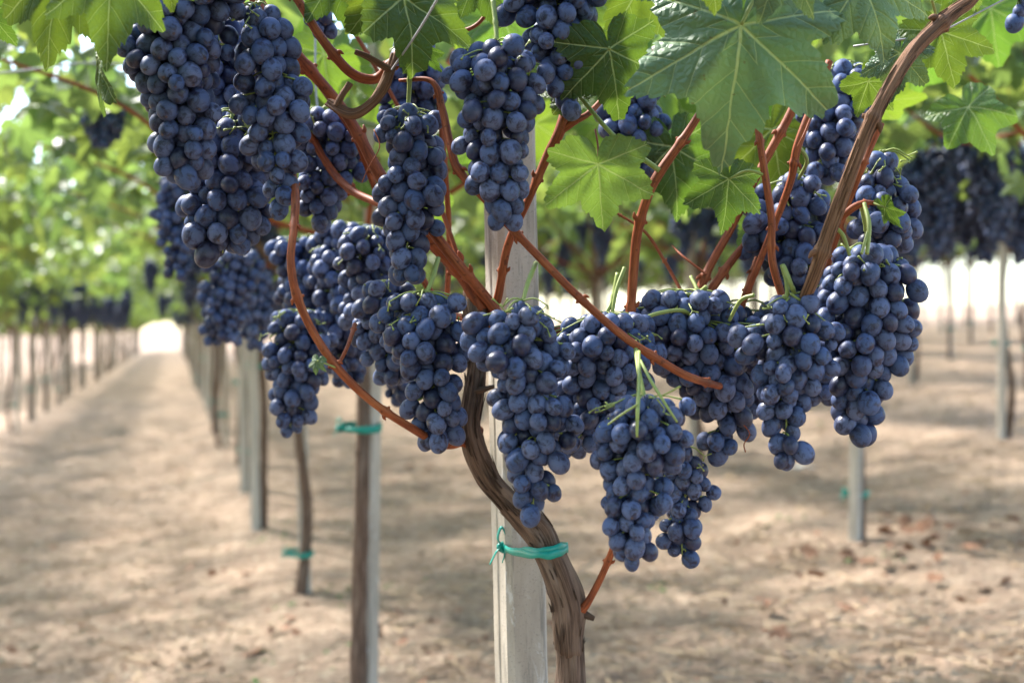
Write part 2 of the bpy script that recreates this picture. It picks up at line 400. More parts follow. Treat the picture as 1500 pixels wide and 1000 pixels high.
# ------------------------------------------------------------------ leaf shapes
def leaf_outline(seed, nth):
    r = np.random.default_rng(seed)
    ctrl = [(0, 1.0), (0.18, 0.80), (0.36, 0.70), (0.50, 0.60), (0.70, 0.74), (0.93, 0.92), (1.10, 0.80), (1.30, 0.60), (1.46, 0.50), (1.65, 0.65), (1.88, 0.70), (2.15, 0.60), (2.5, 0.50), (2.85, 0.40), (3.03, 0.25), (3.1416, 0.06)]
    th = np.linspace(-math.pi, math.pi, nth)
    ja = {s: [c[1] * (1 + r.uniform(-0.08, 0.08)) for c in ctrl] for s in (-1, 1)}; ja[-1][0] = ja[1][0] = 1.0
    out = []
    for a in th:
        s = 1 if a >= 0 else -1
        out.append(np.interp(abs(a), [c[0] for c in ctrl], ja[s]))
    rad = np.array(out)
    if nth > 60:
        k = np.array([0.1, 0.2, 0.4, 0.2, 0.1])
        rad = np.convolve(np.concatenate([rad[-3:-1], rad, rad[1:3]]), k, 'valid')
        ph = np.cumsum(np.sqrt(np.gradient(rad) ** 2 + (rad * (th[1] - th[0])) ** 2)); ph = ph / ph[-1] * 46
        tooth = np.abs((ph + 0.35 * np.sin(ph * 1.7 + seed)) % 1.0 - 0.45) / 0.55
        rad = rad * (1 - 0.085 * tooth * np.clip((math.pi - np.abs(th)) * 2.5, 0, 1))
    return th, rad
def leaf_mesh(name, seed, mat, nth=220, nr=14, curl=0.25, wave=0.10):
    th, rad = leaf_outline(seed, nth); V = []; F = []; UV = []
    r = np.random.default_rng(seed + 90); p1, p2, p3 = r.random(3) * 6.3
    for j in range(nr + 1):
        f = (j / nr) ** 0.9
        for a, q in zip(th, rad):
            x, y = math.sin(a) * q * f, math.cos(a) * q * f
            rr = math.hypot(x, y); z = -curl * rr * rr
            z += wave * rr * rr * (math.sin(3 * a + p1) + 0.6 * math.sin(5 * a + p2)) + 0.025 * rr * math.sin(11 * a + p3)
            va = min(abs(abs(a) - c) for c in (0.0, 0.95, 1.9)); z += 0.05 * rr * min(va / 0.45, 1) - 0.02
            z += 0.05 * mnoise.noise(Vector((x * 3, y * 3, seed * 1.7)))
            V.append((x, y, z)); UV.append((0.5 + x / 2, 0.5 + y / 2))
    n = len(th)
    for j in range(nr):
        for i in range(n - 1):
            F.append((j * n + i, j * n + i + 1, (j + 1) * n + i + 1, (j + 1) * n + i))
    return mesh(name, V, F, mat, True, UV)
def low_leaf(seed):
    """18-point lobed leaf for the far foliage"""
    A = [0, 0.25, 0.48, 0.72, 0.95, 1.2, 1.46, 1.9, 2.5, 3.0]; Q = [1, 0.74, 0.62, 0.78, 0.88, 0.7, 0.55, 0.7, 0.52, 0.2]
    r = np.random.default_rng(seed); V = [(0, 0, 0)]
    fold = r.uniform(0.05, 0.35); droop = r.uniform(0.1, 0.6)
    for s in (1, -1):
        for a, q in (zip(A, Q) if s == 1 else list(zip(A, Q))[1:]):
            q *= 1 + r.uniform(-0.1, 0.1); x, y = s * math.sin(a) * q, math.cos(a) * q
            V.append((x, y, fold * abs(x) - droop * (x * x + y * y) * 0.6 + r.uniform(-0.06, 0.06)))
    k = len(A); F = []
    for i in range(k - 1): F.append((0, 2 + i, 1 + i))
    F.append((0, 1, k + 1))
    for i in range(k + 1, 2 * k - 1): F.append((0, i, i + 1))
    return np.array(V), F
LOW = [low_leaf(i) for i in range(8)]
def basis(t, nrm):
    t = np.asarray(t, float); t /= np.linalg.norm(t); nrm = np.asarray(nrm, float)
    nrm = nrm - t * nrm.dot(t); nrm /= np.linalg.norm(nrm); return np.stack([np.cross(t, nrm), t, nrm], 1)

# ------------------------------------------------------------------ grape bunches
def berry_mesh(seed):
    r = np.random.default_rng(seed); V = []; F = []; nu, nv = 22, 15; el = r.uniform(1.05, 1.27); eg = r.uniform(-0.07, 0.09)
    V.append((0, 0, el))
    for j in range(1, nv):
        ph = math.pi * j / nv
        for i in range(nu):
            a = 2 * math.pi * i / nu
            p = Vector((math.sin(ph) * math.cos(a), math.sin(ph) * math.sin(a), math.cos(ph)))
            q = 1 + 0.035 * mnoise.noise(p * 1.3 + Vector((seed * 3.3, 0, 0)))
            V.append((p.x * q * (1 + eg * p.z), p.y * q * (1 + eg * p.z), p.z * q * el))
    V.append((0, 0, -el * 0.975))
    for i in range(nu): F.append((0, 1 + i, 1 + (i + 1) % nu))
    for j in range(nv - 2):
        for i in range(nu):
            a = 1 + j * nu; F.append((a + i, a + nu + i, a + nu + (i + 1) % nu, a + (i + 1) % nu))
    b = 1 + (nv - 2) * nu
    for i in range(nu): F.append((b + i, len(V) - 1, b + (i + 1) % nu))
    return mesh('grape', V, F, M_GRAPE), np.array(V), F
BERRY = [berry_mesh(i) for i in range(9)]

def pack(axis, r, depth, seed, fill=0.70):
    """axis rows: x, z, half width (metres, local, z falling). Returns relaxed berry centres."""
    g = np.random.default_rng(seed); A = np.asarray(axis, float)
    zs, xs, hs = A[::-1, 1], A[::-1, 0], A[::-1, 2]
    lo, hi = zs[0], zs[-1]
    zz = np.linspace(lo, hi, 200); vol = TRAPZ(math.pi * np.interp(zz, zs, hs) ** 2 * depth, zz)
    n = max(6, int(fill * vol / (4.19 * r ** 3 * 1.08)))
    wts = np.interp(zz, zs, hs) ** 2; wts /= wts.sum()
    z = g.choice(zz, n, p=wts) + g.normal(0, r * 0.3, n)
    P = np.zeros((n, 3)); P[:, 2] = z
    h = np.interp(z, zs, hs); a = g.random(n) * 6.283; q = np.sqrt(g.random(n))
    P[:, 0] = np.interp(z, zs, xs) + h * q * np.cos(a); P[:, 1] = h * depth * q * np.sin(a)
    rad = r * np.clip(g.normal(0.97, 0.105, n), 0.68, 1.15)
    rad[g.random(n) < 0.05] *= 0.78
    lump = g.random(4) * 6.28
    lo_n = np.clip(g.normal(0, 0.38, n), -0.9, 0.9) * r
    for it in range(140):
        d = P[:, None] - P[None]; L = np.linalg.norm(d, axis=2) + 1e-9; np.fill_diagonal(L, 1)
        need = (rad[:, None] + rad[None]) * 0.95
        push = np.clip(need - L, 0, None); np.fill_diagonal(push, 0)
        P += (d / L[..., None] * push[..., None]).sum(1) * 0.32
        P[:, 2] = np.clip(P[:, 2], lo + r * 0.75, hi - r * 0.4)
        cx = np.interp(P[:, 2], zs, xs); ang = np.arctan2(P[:, 1], P[:, 0] - cx)
        hh = np.interp(P[:, 2], zs, hs) * (1 + 0.15 * np.sin(2 * ang + lump[0] + P[:, 2] * 45) + 0.16 * np.sin(3 * ang + lump[1] - P[:, 2] * 70)) + lo_n
        hh = np.clip(hh - rad * 0.85, r * 0.12, None)
        u = np.hypot((P[:, 0] - cx), P[:, 1] / depth); k = np.minimum(1, hh / np.maximum(u, 1e-9))
        k = 1 + (k - 1) * 0.7
        P[:, 0] = cx + (P[:, 0] - cx) * k; P[:, 1] *= k
    keep = g.random(n) > 0.05
    return P[keep], rad[keep]
PLACED_P = np.zeros((0, 3)); PLACED_R = np.zeros(0)
def bunch(label, Y, gpx, axis, ped=None, depth=0.8, seed=0, group='dark blue grape bunches hanging on the front vine', fill=0.73, bare=0.0):
    """axis: (px, py, half width px); ped: peduncle path in pixels (px, py, Y) ending at the top of the bunch"""
    global PLACED_P, PLACED_R
    k = Y / FX; top = at(axis[0][0], axis[0][1], Y); gpx *= 0.905; axis = [(a[0], a[1], a[2] * 1.03) for a in axis]
    loc = [((a[0] - axis[0][0]) * k, -(a[1] - axis[0][1]) * k, a[2] * k) for a in axis]
    r = gpx / 2 * k
    P, rad = pack(loc, r, depth, seed + 11, fill)
    W = P + np.array(top)
    if len(PLACED_P):
        L = np.linalg.norm(W[:, None] - PLACED_P[None], axis=2); ok = (L > (rad[:, None] + PLACED_R[None]) * 0.70).all(1)
        P, rad, W = P[ok], rad[ok], W[ok]
    PLACED_P = np.concatenate([PLACED_P, W]); PLACED_R = np.concatenate([PLACED_R, rad])
    t = thing('grape_bunch', label, 'grape bunch', top, group)
    A = np.asarray(loc); zs = A[::-1, 1]
    g = np.random.default_rng(seed + 5)
    # most visible first: nearest the camera side and outermost
    cx = np.interp(P[:, 2], zs, A[::-1, 0]); hh = np.interp(P[:, 2], zs, A[::-1, 2])
    score = -P[:, 1] / (hh * depth + 1e-6) + 0.55 * np.abs(P[:, 0] - cx) / (hh + 1e-6)
    order = np.argsort(-score); rest = MB(); st = MB()
    for i, q in enumerate(order):
        p = P[q]; ax = np.array([cx[q], 0, p[2] + r * 1.1])
        out = p - ax; out /= np.linalg.norm(out) + 1e-9
        dn = out * 0.75 + np.array([0, 0, -0.75]) + g.normal(0, 0.28, 3)
        rot = Vector(-dn).to_track_quat('Z', 'Y') @ Vector((0, 0, 1)).rotation_difference(Vector((0, 0, 1)))
        me, BV, BF = BERRY[int(g.integers(len(BERRY)))]
        sp = g.random() * 6.28
        if i < 99:
            o = link('grape', me, t, p); o.rotation_mode = 'QUATERNION'
            o.rotation_quaternion = rot @ Matrix.Rotation(sp, 3, 'Z').to_quaternion(); o.scale = (rad[q],) * 3
        else:
            rest.add(BV[:, :], BF, np.array((rot.to_matrix())) * rad[q], p)
        stt = p - np.array(dn) / np.linalg.norm(dn) * rad[q] * 0.98
        mid = (ax + stt) / 2 + np.array([0, 0, r * 0.25])
        st.tube([ax, mid, stt], [r * 0.085, r * 0.075, r * 0.12], 6, 5)
    if rest.V:
        o = link('inner_grapes', rest.mesh('inner_grapes', M_GRAPE_FAR), t); o['kind'] = 'stuff'
    pts = [(a[0], 0, a[1]) for a in A]; pts[-1] = (pts[-1][0], 0, pts[-1][2] + r)
    rr = list(np.linspace(r * 0.17, r * 0.07, len(pts)))
    st.tube(pts, rr, 30, 6)
    if ped:
        pp = [np.array(at(*p)) - np.array(top) for p in ped] + [np.array([pts[0][0], 0, 0]), np.array(pts[1])]
        st.tube(pp, [r * 0.26] * len(ped) + [r * 0.21, r * 0.15], 30, 8, nodes=0.05)
    # bare side twigs with small knobs near the shoulder
    for q in range(7):
        a = g.random() * 6.28; h0 = A[1][2] * g.uniform(0.5, 1.0); z0 = A[0][1] * 0 + (A[1][1] - 0) * g.uniform(0.1, 0.9)
        e = np.array([A[0][0] + math.cos(a) * h0, -abs(math.sin(a)) * h0 * depth, z0 + r * g.uniform(-0.2, 0.6)])
        b0 = np.array([A[0][0], 0, z0 + r]); st.tube([b0, (b0 + e) / 2 + np.array([0, 0, r * 0.5]), e], [r * 0.12, r * 0.10, r * 0.07], 8, 5)
        for k2 in range(2):
            e2 = e + g.normal(0, r * 0.5, 3); st.tube([e, (e + e2) / 2, e2], [r * 0.06, r * 0.06, r * 0.13], 5, 5)
    link('stem', st.mesh('stem', M_STEM), t)
    return t

G2 = 'grape bunches on the next vine behind'
BUNCHES = [
 # the lower, best lit bunches first: they keep their place where two meet
 ('longest low bunch with a cone of pale blue grapes hanging lowest right of the trunk', 1.50, 31, [(945, 590, 60), (945, 630, 80), (942, 670, 62), (935, 710, 48), (932, 750, 42), (930, 790, 36), (929, 832, 16)], [(930, 500, 1.62), (936, 545, 1.53)], .8),
 ('conical bunch hanging before the concrete post, its tip just above the teal tie', 1.56, 31, [(765, 445, 36), (752, 490, 66), (762, 530, 74), (785, 570, 54), (785, 620, 53), (783, 665, 48), (782, 710, 36), (781, 745, 30), (780, 774, 16)], [(785, 385, 1.62), (773, 415, 1.58)], .75),
 ('bunch below the thick brown cane with one large grape alone at its tip', 1.60, 31, [(1165, 440, 45), (1160, 490, 70), (1160, 530, 68), (1152, 575, 43), (1152, 620, 34), (1150, 655, 27), (1148, 684, 14)], [(1148, 390, 1.60), (1158, 415, 1.59)], .75),
 ('broad long bunch at the far right of the vine, right of the thick brown cane', 1.66, 32, [(1272, 370, 50), (1268, 410, 72), (1274, 460, 76), (1275, 510, 70), (1265, 550, 52), (1262, 590, 42), (1262, 648, 20)], [(1262, 300, 1.62), (1270, 340, 1.63)], .75),
 ('pale frosted bunch hanging at top centre before the concrete post', 1.60, 32, [(728, 70, 52), (730, 115, 70), (732, 160, 64), (728, 210, 56), (728, 255, 46), (730, 290, 40), (732, 334, 30)], [(722, 0, 1.62), (726, 35, 1.61)], .75),
 ('dense tall bunch at the top left corner of the vine', 1.62, 33, [(285, -90, 70), (288, -20, 92), (280, 20, 90), (265, 60, 76), (256, 110, 70), (262, 160, 56), (268, 200, 48), (268, 240, 42), (268, 272, 28)], None, .7),
 ('bunch with two loose grapes at its tip, right half of the top left pair', 1.64, 33, [(375, 15, 28), (388, 60, 48), (395, 110, 54), (397, 160, 52), (400, 205, 46), (405, 250, 34), (410, 318, 18)], [(420, -40, 1.66), (395, -10, 1.65)], .8),
 ('top bunch cut by the frame, tapering to one grape beside the veined green leaf', 1.64, 32, [(803, -60, 55), (805, -20, 66), (812, 20, 64), (820, 55, 54), (825, 90, 42), (826, 120, 33), (829, 150, 27), (830, 174, 14)], None, .75),
 ('shaded blackish bunch with bare tangled stem at its shoulder, left of the pale frosted one', 1.70, 30, [(598, 165, 44), (600, 215, 48), (602, 260, 52), (604, 300, 51), (600, 340, 38), (593, 375, 34), (594, 412, 24)], [(600, 80, 1.70), (600, 120, 1.70)], .8),
 ('bunch hanging left of the twisted trunk with its tip touching the curved red cane', 1.66, 31, [(622, 438, 48), (620, 480, 72), (628, 520, 66), (636, 560, 47), (637, 595, 41), (641, 630, 34), (646, 656, 20)], [(642, 378, 1.70), (633, 410, 1.67)], .75),
 ('wide short bunch in the middle crossed by the straight red cane', 1.66, 30, [(885, 468, 62), (888, 505, 84), (885, 560, 66), (872, 605, 50), (860, 660, 30)], [(905, 400, 1.68), (897, 440, 1.67)], .7),
 ('shadowed bunch between the lowest bunch and the single tip one, small grapes at its end', 1.76, 30, [(1000, 435, 60), (1015, 480, 102), (1038, 530, 88), (1056, 570, 62), (1060, 610, 46), (1060, 645, 36), (1058, 676, 16)], [(1035, 420, 1.74), (1020, 432, 1.75)], .6),
 ('upper right bunch bulging past the leafy peduncle with one big grape sticking out', 1.74, 32, [(1293, 232, 18), (1285, 275, 48), (1295, 320, 58), (1305, 365, 45)], None, .8),
 ('dark bunch below the jagged small leaf, left of the thick brown cane', 1.84, 31, [(1165, 262, 42), (1152, 305, 66), (1150, 350, 68), (1165, 395, 60), (1190, 445, 40)], [(1165, 215, 1.82), (1166, 240, 1.83)], .7),
 ('dark bunch behind the top of the thick brown cane under the big pale leaf', 1.88, 30, [(1250, 100, 34), (1242, 140, 48), (1224, 180, 48), (1212, 220, 40), (1216, 265, 28)], None, .8),
 ('slim bunch hanging behind the lowest one with its tip to the right of it', 1.76, 26, [(1000, 660, 30), (1003, 710, 36), (1003, 750, 34), (999, 790, 30), (1000, 838, 17)], None, .8),
 ('small round bunch left of the woody knuckle, above the curved red cane', 1.92, 28, [(480, 165, 38), (484, 210, 50), (482, 250, 46), (472, 290, 36), (463, 336, 20)], None, .8),
 ('lower middle bunch of the top left cluster, hanging below the other two', 1.74, 34, [(340, 165, 40), (336, 220, 54), (332, 270, 58), (330, 320, 55), (328, 352, 50), (326, 386, 36)], None, .75),
 ('short shaded bunch half hidden behind the veined green leaf at top centre', 1.92, 28, [(935, 90, 32), (934, 140, 46), (931, 190, 50), (926, 225, 46), (922, 262, 30)], None, .8),
 ('shaded bunch up behind the woody knuckle and wire', 1.95, 29, [(605, 60, 36), (608, 105, 46), (604, 150, 46), (600, 190, 36)], None, .8),
 ('bunch cut by the right edge of the photo at the top corner', 1.80, 31, [(1496, -40, 26), (1494, 0, 26), (1491, 44, 14)], None, .8),
 ('few grapes dangling by the red canes near the top left', 1.78, 24, [(470, 22, 14), (472, 36, 22), (474, 52, 12)], [(452, 0, 1.78), (460, 12, 1.78)], .8),
]
FILL = [
 ('shaded grapes filling the gap behind the three top left bunches', 1.84, 32, [(335, 40, 60), (340, 110, 70), (344, 190, 68), (350, 260, 50), (352, 320, 34)], None, .7),
 ('shaded bunch wedged between the single tip bunch and the broad right bunch', 1.80, 30, [(1205, 430, 50), (1215, 480, 62), (1215, 540, 54), (1205, 590, 34)], None, .7),
 ('shaded grapes behind the left side of the single tip bunch', 1.86, 29, [(1090, 450, 52), (1100, 500, 66), (1100, 550, 54), (1085, 610, 34)], None, .6),
 ('shaded bunch behind the conical and the wide short bunch in the middle', 1.80, 29, [(840, 480, 46), (842, 520, 58), (842, 570, 52), (835, 630, 36), (828, 668, 20)], None, .7),
 ('shaded bunch behind the one left of the twisted trunk', 1.90, 27, [(570, 420, 50), (568, 460, 58), (570, 510, 48), (574, 560, 26)], None, .7),
]
BUNCHES2 = [
 ('bunch behind the long curved cane, left of the trunk and touching the low left one', 2.05, 26, [(545, 340, 42), (548, 385, 54), (545, 430, 48), (540, 480, 34)], None, .8),
 ('wide soft focus bunch behind the upper part of the curved red cane', 2.35, 23, [(450, 352, 46), (455, 400, 58), (462, 440, 54), (478, 480, 46), (492, 545, 24)], None, .7),
 ('low left bunch with a clean conical tip beside the curved red cane', 2.15, 24, [(432, 462, 32), (440, 500, 50), (438, 540, 47), (430, 580, 39), (427, 610, 27), (425, 640, 14)], None, .8),
 ('shadowed soft bunch filling the space between the curved red cane and the trunk', 2.25, 24, [(505, 335, 44), (510, 380, 60), (512, 430, 58), (510, 480, 50), (508, 530, 34), (506, 565, 18)], None, .7),
 ('blurred bunch with yellow stalks below the top left cluster', 2.9, 18, [(340, 372, 36), (336, 420, 42), (327, 460, 36), (325, 505, 18)], None, .8),
 ('blurred slim bunch showing left of and behind the top left cluster', 3.0, 16.5, [(256, 262, 28), (260, 320, 32), (262, 360, 27), (263, 410, 16)], None, .8),
 ('small dark blurred bunch behind the bunch left of the trunk, above the soil', 2.3, 19, [(585, 520, 24), (586, 555, 26), (592, 602, 14)], None, .8),
 ('dark blurred bunch right of the one with yellow stalks', 3.3, 16, [(372, 400, 26), (374, 450, 28), (372, 512, 14)], None, .8),
 ('dark bunch hanging in the shade left of the top left cluster', 4.0, 14, [(150, 135, 24), (152, 175, 30), (150, 215, 16)], None, .8),
]
for i, (lb, Y, gp, ax, pd, dp) in enumerate(BUNCHES): bunch(lb, Y, gp, ax, pd, dp, i * 13)
for i, (lb, Y, gp, ax, pd, dp) in enumerate(FILL): bunch(lb, Y, gp, ax, pd, dp, 300 + i * 13)
for i, (lb, Y, gp, ax, pd, dp) in enumerate(BUNCHES2): bunch(lb, Y, gp, ax, pd, dp, 500 + i * 13, G2)

# ------------------------------------------------------------------ the front vine
vine = thing('grapevine', 'old grapevine in sharp focus with twisted trunk tied to the nearest post', 'grapevine', at(840, 485 + CAMH / 1.8 * FX, 1.8), 'grapevines')
VO = np.array(vine.location)
def stem(name, pts, mat, parent=vine, n=60, seg=14, ridge=0.0, nodes=0.0, label=None, seed=0.0):
    """pts: (px, py, depth, width px)"""
    mb = MB(); P = [np.array(at(p[0], p[1], p[2])) - VO for p in pts]
    wk = 0.83 if mat is M_BARK or mat is M_BROWN else 0.86
    rr = [p[3] / 2 / FX * p[2] * wk for p in pts]; mb.tube(P, rr, n, seg, ridge, seed, nodes)
    if nodes:      # buds and leaf scars at the nodes
        C = spline([list(p) + [r] for p, r in zip(P, rr)], 200); L = np.concatenate([[0], np.cumsum(np.linalg.norm(np.diff(C[:, :3], axis=0), axis=1))]); sd = 1
        for q in np.arange(nodes * 0.6, L[-1], nodes):
            i = min(int(np.searchsorted(L, q)), 197); T = C[i + 1, :3] - C[i - 1, :3]; T /= np.linalg.norm(T); sd = -sd
            O = np.cross(T, (0, 1, 0)) * sd + np.array([0, -.3, 0]); O /= np.linalg.norm(O); r = C[i, 3]; c = C[i, :3]
            mb.tube([c + O * r * .6, c + O * r * 1.35 + T * r * .3, c + O * r * 1.75 + T * r * 1.2], [r * .55, r * .5, r * .12], 8, 8)
            mb.tube([c - O * r * .6, c - O * r * 1.2 - T * r * .2, c - O * r * 1.55 - T * r * .1], [r * .5, r * .42, r * .34], 6, 8)
    o = link(name, mb.mesh(name, mat), parent)
    if label: o['label'] = label
    return o
gy = 485 + CAMH / 1.8 * FX
trunk = stem('trunk', [(846, gy + 40, 1.8, 80), (842, gy - 100, 1.8, 60), (836, 1010, 1.79, 52), (834, 940, 1.78, 52), (832, 890, 1.775, 58), (820, 850, 1.77, 56), (803, 808, 1.77, 54), (788, 775, 1.77, 58), (748, 738, 1.765, 46), (716, 700, 1.76, 42), (695, 655, 1.75, 40), (688, 615, 1.75, 37), (696, 560, 1.76, 34), (700, 515, 1.77, 36), (698, 475, 1.78, 44), (694, 445, 1.79, 46), (690, 425, 1.80, 30)], M_BARK, n=420, seg=84, ridge=0.28)
# loose strips of bark
g = np.random.default_rng(17); mb = MB(); tv = np.array([v.co[:] for v in trunk.data.vertices]).reshape(-1, 84, 3) if len(trunk.data.vertices) % 84 == 0 else None
if tv is not None:
    for q in range(150):
        i = int(g.integers(60, 400)); k = int(g.integers(84)); ln = int(g.integers(8, 26)); a = tv[i, k]
        if i + ln >= 419: continue
        b, c = tv[i + ln // 2, k], tv[i + ln, k]; o1 = a - tv[i].mean(0); o1 /= np.linalg.norm(o1); lift = g.uniform(.0008, .0045)
        w0 = g.uniform(.0009, .0026)
        mb.tube([a + o1 * .0002, b + o1 * lift * .35, c + o1 * lift], [w0, w0 * 1.1, w0 * .3], 9, 6, 0.25, q, flat=.45)
    link('loose_bark', mb.mesh('loose_bark', M_BARK), trunk)
# knots and a torn spur on the trunk
for (px, py, Y, ang, ln, wd) in ((708, 570, 1.752, 15, 16, 11), (858, 900, 1.78, -25, 14, 12), (680, 640, 1.745, 160, 10, 14)):
    stem('knot', [(px - math.cos(R(ang)) * ln, py + math.sin(R(ang)) * ln, Y, wd * 1.6), (px, py, Y - .004, wd * 1.2), (px + math.cos(R(ang)) * ln, py - math.sin(R(ang)) * ln, Y - .006, wd * .7)], M_BARK, trunk, 16, 12, 0.35, seed=px)
CANES = [
 ([(405, 150, 1.82, 14), (420, 220, 1.74, 15), (432, 280, 1.63, 15), (431, 330, 1.58, 14), (426, 380, 1.56, 14), (434, 430, 1.56, 15), (458, 485, 1.57, 14), (495, 540, 1.58, 15), (545, 588, 1.60, 14), (600, 625, 1.63, 14), (650, 651, 1.70, 15), (682, 643, 1.752, 17), (702, 630, 1.79, 17)], 'long curved reddish cane sweeping left from the trunk'),
 ([(705, 455, 1.78, 28), (680, 405, 1.78, 26), (625, 345, 1.78, 24), (562, 265, 1.79, 22), (522, 192, 1.80, 19), (490, 145, 1.80, 19), (430, 75, 1.78, 20), (385, 20, 1.77, 18), (350, -60, 1.77, 18)], None),
 ([(735, 470, 1.77, 18), (715, 440, 1.77, 18), (665, 380, 1.74, 18), (618, 325, 1.74, 17), (560, 300, 1.80, 14), (510, 275, 1.86, 14), (470, 225, 1.9, 14), (390, 75, 1.9, 13), (340, -20, 1.9, 12)], None),
 ([(392, -60, 1.68, 14), (436, 0, 1.68, 15), (470, 55, 1.69, 16), (512, 105, 1.70, 17), (548, 116, 1.71, 17), (572, 95, 1.70, 17), (596, 60, 1.70, 17), (640, -20, 1.70, 15)], 'dark brown forked cane at the top'),
 ([(585, 118, 1.71, 6), (632, 119, 1.69, 10), (648, 160, 1.68, 13), (660, 215, 1.66, 14), (672, 250, 1.65, 15), (710, 292, 1.64, 13), (745, 330, 1.63, 14), (795, 382, 1.61, 14), (850, 437, 1.60, 14), (910, 490, 1.595, 14), (965, 527, 1.60, 14), (1005, 550, 1.61, 14), (1035, 560, 1.66, 13), (1060, 566, 1.74, 12), (1078, 562, 1.82, 11)], 'long straight red cane slanting down to the right'),
 ([(708, 468, 1.79, 22), (728, 440, 1.78, 15), (744, 360, 1.74, 14), (775, 290, 1.72, 14), (802, 228, 1.71, 16), (822, 186, 1.70, 19), (838, 110, 1.71, 14), (850, -20, 1.72, 13)], None),
 ([(818, 195, 1.70, 12), (842, 178, 1.70, 12), (866, 163, 1.71, 10), (905, 120, 1.74, 9)], None),
 ([(916, 520, 1.72, 14), (922, 478, 1.70, 15), (928, 400, 1.69, 16), (934, 340, 1.68, 17), (950, 285, 1.67, 16), (968, 250, 1.67, 17), (1010, 190, 1.67, 14), (1060, 110, 1.68, 13)], 'upright red cane standing right of the middle with a green leaf stalk'),
 ([(1100, 120, 1.66, 11), (1112, 200, 1.64, 12), (1122, 265, 1.63, 13), (1130, 320, 1.62, 13), (1131, 380, 1.62, 14), (1147, 440, 1.62, 13)], None),
 ([(1215, 90, 1.76, 13), (1192, 150, 1.75, 14), (1168, 215, 1.75, 15), (1158, 265, 1.76, 13), (1130, 340, 1.78, 12), (1085, 450, 1.80, 12)], None),
 ([(1175, 130, 1.82, 14), (1152, 178, 1.82, 15), (1110, 255, 1.82, 14), (1072, 332, 1.82, 14), (1035, 400, 1.81, 15), (1010, 470, 1.80, 16)], None),
 ([(1190, 270, 1.90, 11), (1150, 310, 1.90, 12), (1098, 352, 1.86, 13), (1055, 405, 1.82, 15), (1012, 475, 1.80, 16)], None),
 ([(1120, 350, 1.88, 10), (1100, 405, 1.86, 11), (1080, 470, 1.82, 12)], None),
 ([(900, 470, 1.84, 14), (960, 480, 1.82, 16), (1010, 475, 1.81, 17), (1080, 470, 1.83, 14)], None),
 ([(700, 470, 1.79, 20), (760, 480, 1.83, 17), (840, 485, 1.85, 15), (905, 470, 1.84, 14)], None),
 ([(1290, 180, 1.70, 14), (1276, 212, 1.70, 13), (1262, 248, 1.70, 11), (1235, 320, 1.72, 10), (1210, 400, 1.74, 9)], None),
 ([(1212, 345, 1.64, 11), (1230, 322, 1.62, 12), (1252, 303, 1.61, 13), (1272, 297, 1.61, 9), (1290, 300, 1.62, 5)], None),
 ([(852, 892, 1.77, 18), (862, 880, 1.765, 13), (880, 846, 1.76, 12), (896, 808, 1.74, 12), (905, 780, 1.72, 10)], 'short red shoot low on the trunk'),
 ([(340, -60, 1.8, 12), (395, 20, 1.84, 12), (455, 105, 1.86, 12), (520, 200, 1.88, 12), (560, 300, 1.9, 11), (640, 440, 1.86, 12), (690, 470, 1.80, 14)], None),
 ([(500, 20, 1.9, 7), (545, 90, 1.9, 7), (600, 190, 1.9, 7), (655, 330, 1.86, 8), (690, 440, 1.82, 9)], None),
 ([(655, 440, 2.0, 9), (658, 350, 1.98, 10), (652, 250, 1.95, 10), (640, 120, 1.95, 9)], None),
 ([(1000, 430, 1.8, 6), (975, 385, 1.82, 6), (945, 340, 1.83, 5), (900, 310, 1.84, 4)], None),
 ([(498, 530, 1.60, 6), (510, 505, 1.62, 7), (520, 475, 1.66, 8)], None),
 ([(620, 15, 1.8, 7), (650, 45, 1.78, 8), (700, 35, 1.76, 7), (740, -30, 1.75, 7)], None),
 ([(1035, 402, 1.8, 4), (1000, 375, 1.82, 4), (985, 360, 1.85, 3)], None),
]
for i, (p, lb) in enumerate(CANES): stem('cane', p, M_CANE, n=90, seg=14, nodes=0.085 + 0.02 * (i % 3), label=lb, seed=i, ridge=0.045)
stem('cane', [(1450, -40, 1.66, 30), (1420, 2, 1.65, 27), (1392, 22, 1.64, 26), (1340, 72, 1.62, 26), (1306, 122, 1.60, 24), (1275, 182, 1.58, 25), (1243, 262, 1.57, 26), (1217, 335, 1.57, 26), (1186, 420, 1.58, 22), (1170, 450, 1.62, 16)], M_BROWN, n=260, seg=48, ridge=0.27, nodes=0.16, label='thick brown woody cane with peeling bark on the right')
bc = [o for o in vine.children if o.get('label', '').startswith('thick brown')][0]
g = np.random.default_rng(29); mb = MB(); tv = np.array([v.co[:] for v in bc.data.vertices])[:260 * 48].reshape(260, 48, 3)
for q in range(70):
    i = int(g.integers(10, 225)); k = int(g.integers(48)); ln = int(g.integers(8, 30)); a, b, c = tv[i, k], tv[i + ln // 2, k], tv[i + ln, k]
    o1 = a - tv[i].mean(0); o1 /= np.linalg.norm(o1); lift = g.uniform(.0004, .003); w0 = g.uniform(.0005, .0014)
    mb.tube([a + o1 * .0002, b + o1 * lift * .3, c + o1 * lift], [w0, w0 * 1.1, w0 * .3], 9, 6, 0.2, q, flat=.45)
link('loose_bark', mb.mesh('loose_bark', M_BROWN), bc)
stem('old_wood', [(482, 150, 1.69, 16), (500, 160, 1.68, 20), (520, 165, 1.675, 20), (545, 150, 1.675, 18), (562, 128, 1.68, 20), (572, 104, 1.685, 18), (578, 80, 1.69, 14)], M_BROWN, n=120, seg=40, ridge=0.55, label='grey brown woody knuckle with pruning scars')
stem('old_wood', [(572, 104, 1.68, 12), (552, 92, 1.67, 11), (535, 82, 1.665, 10), (520, 76, 1.665, 9)], M_BROWN, n=40, seg=20, ridge=0.5)
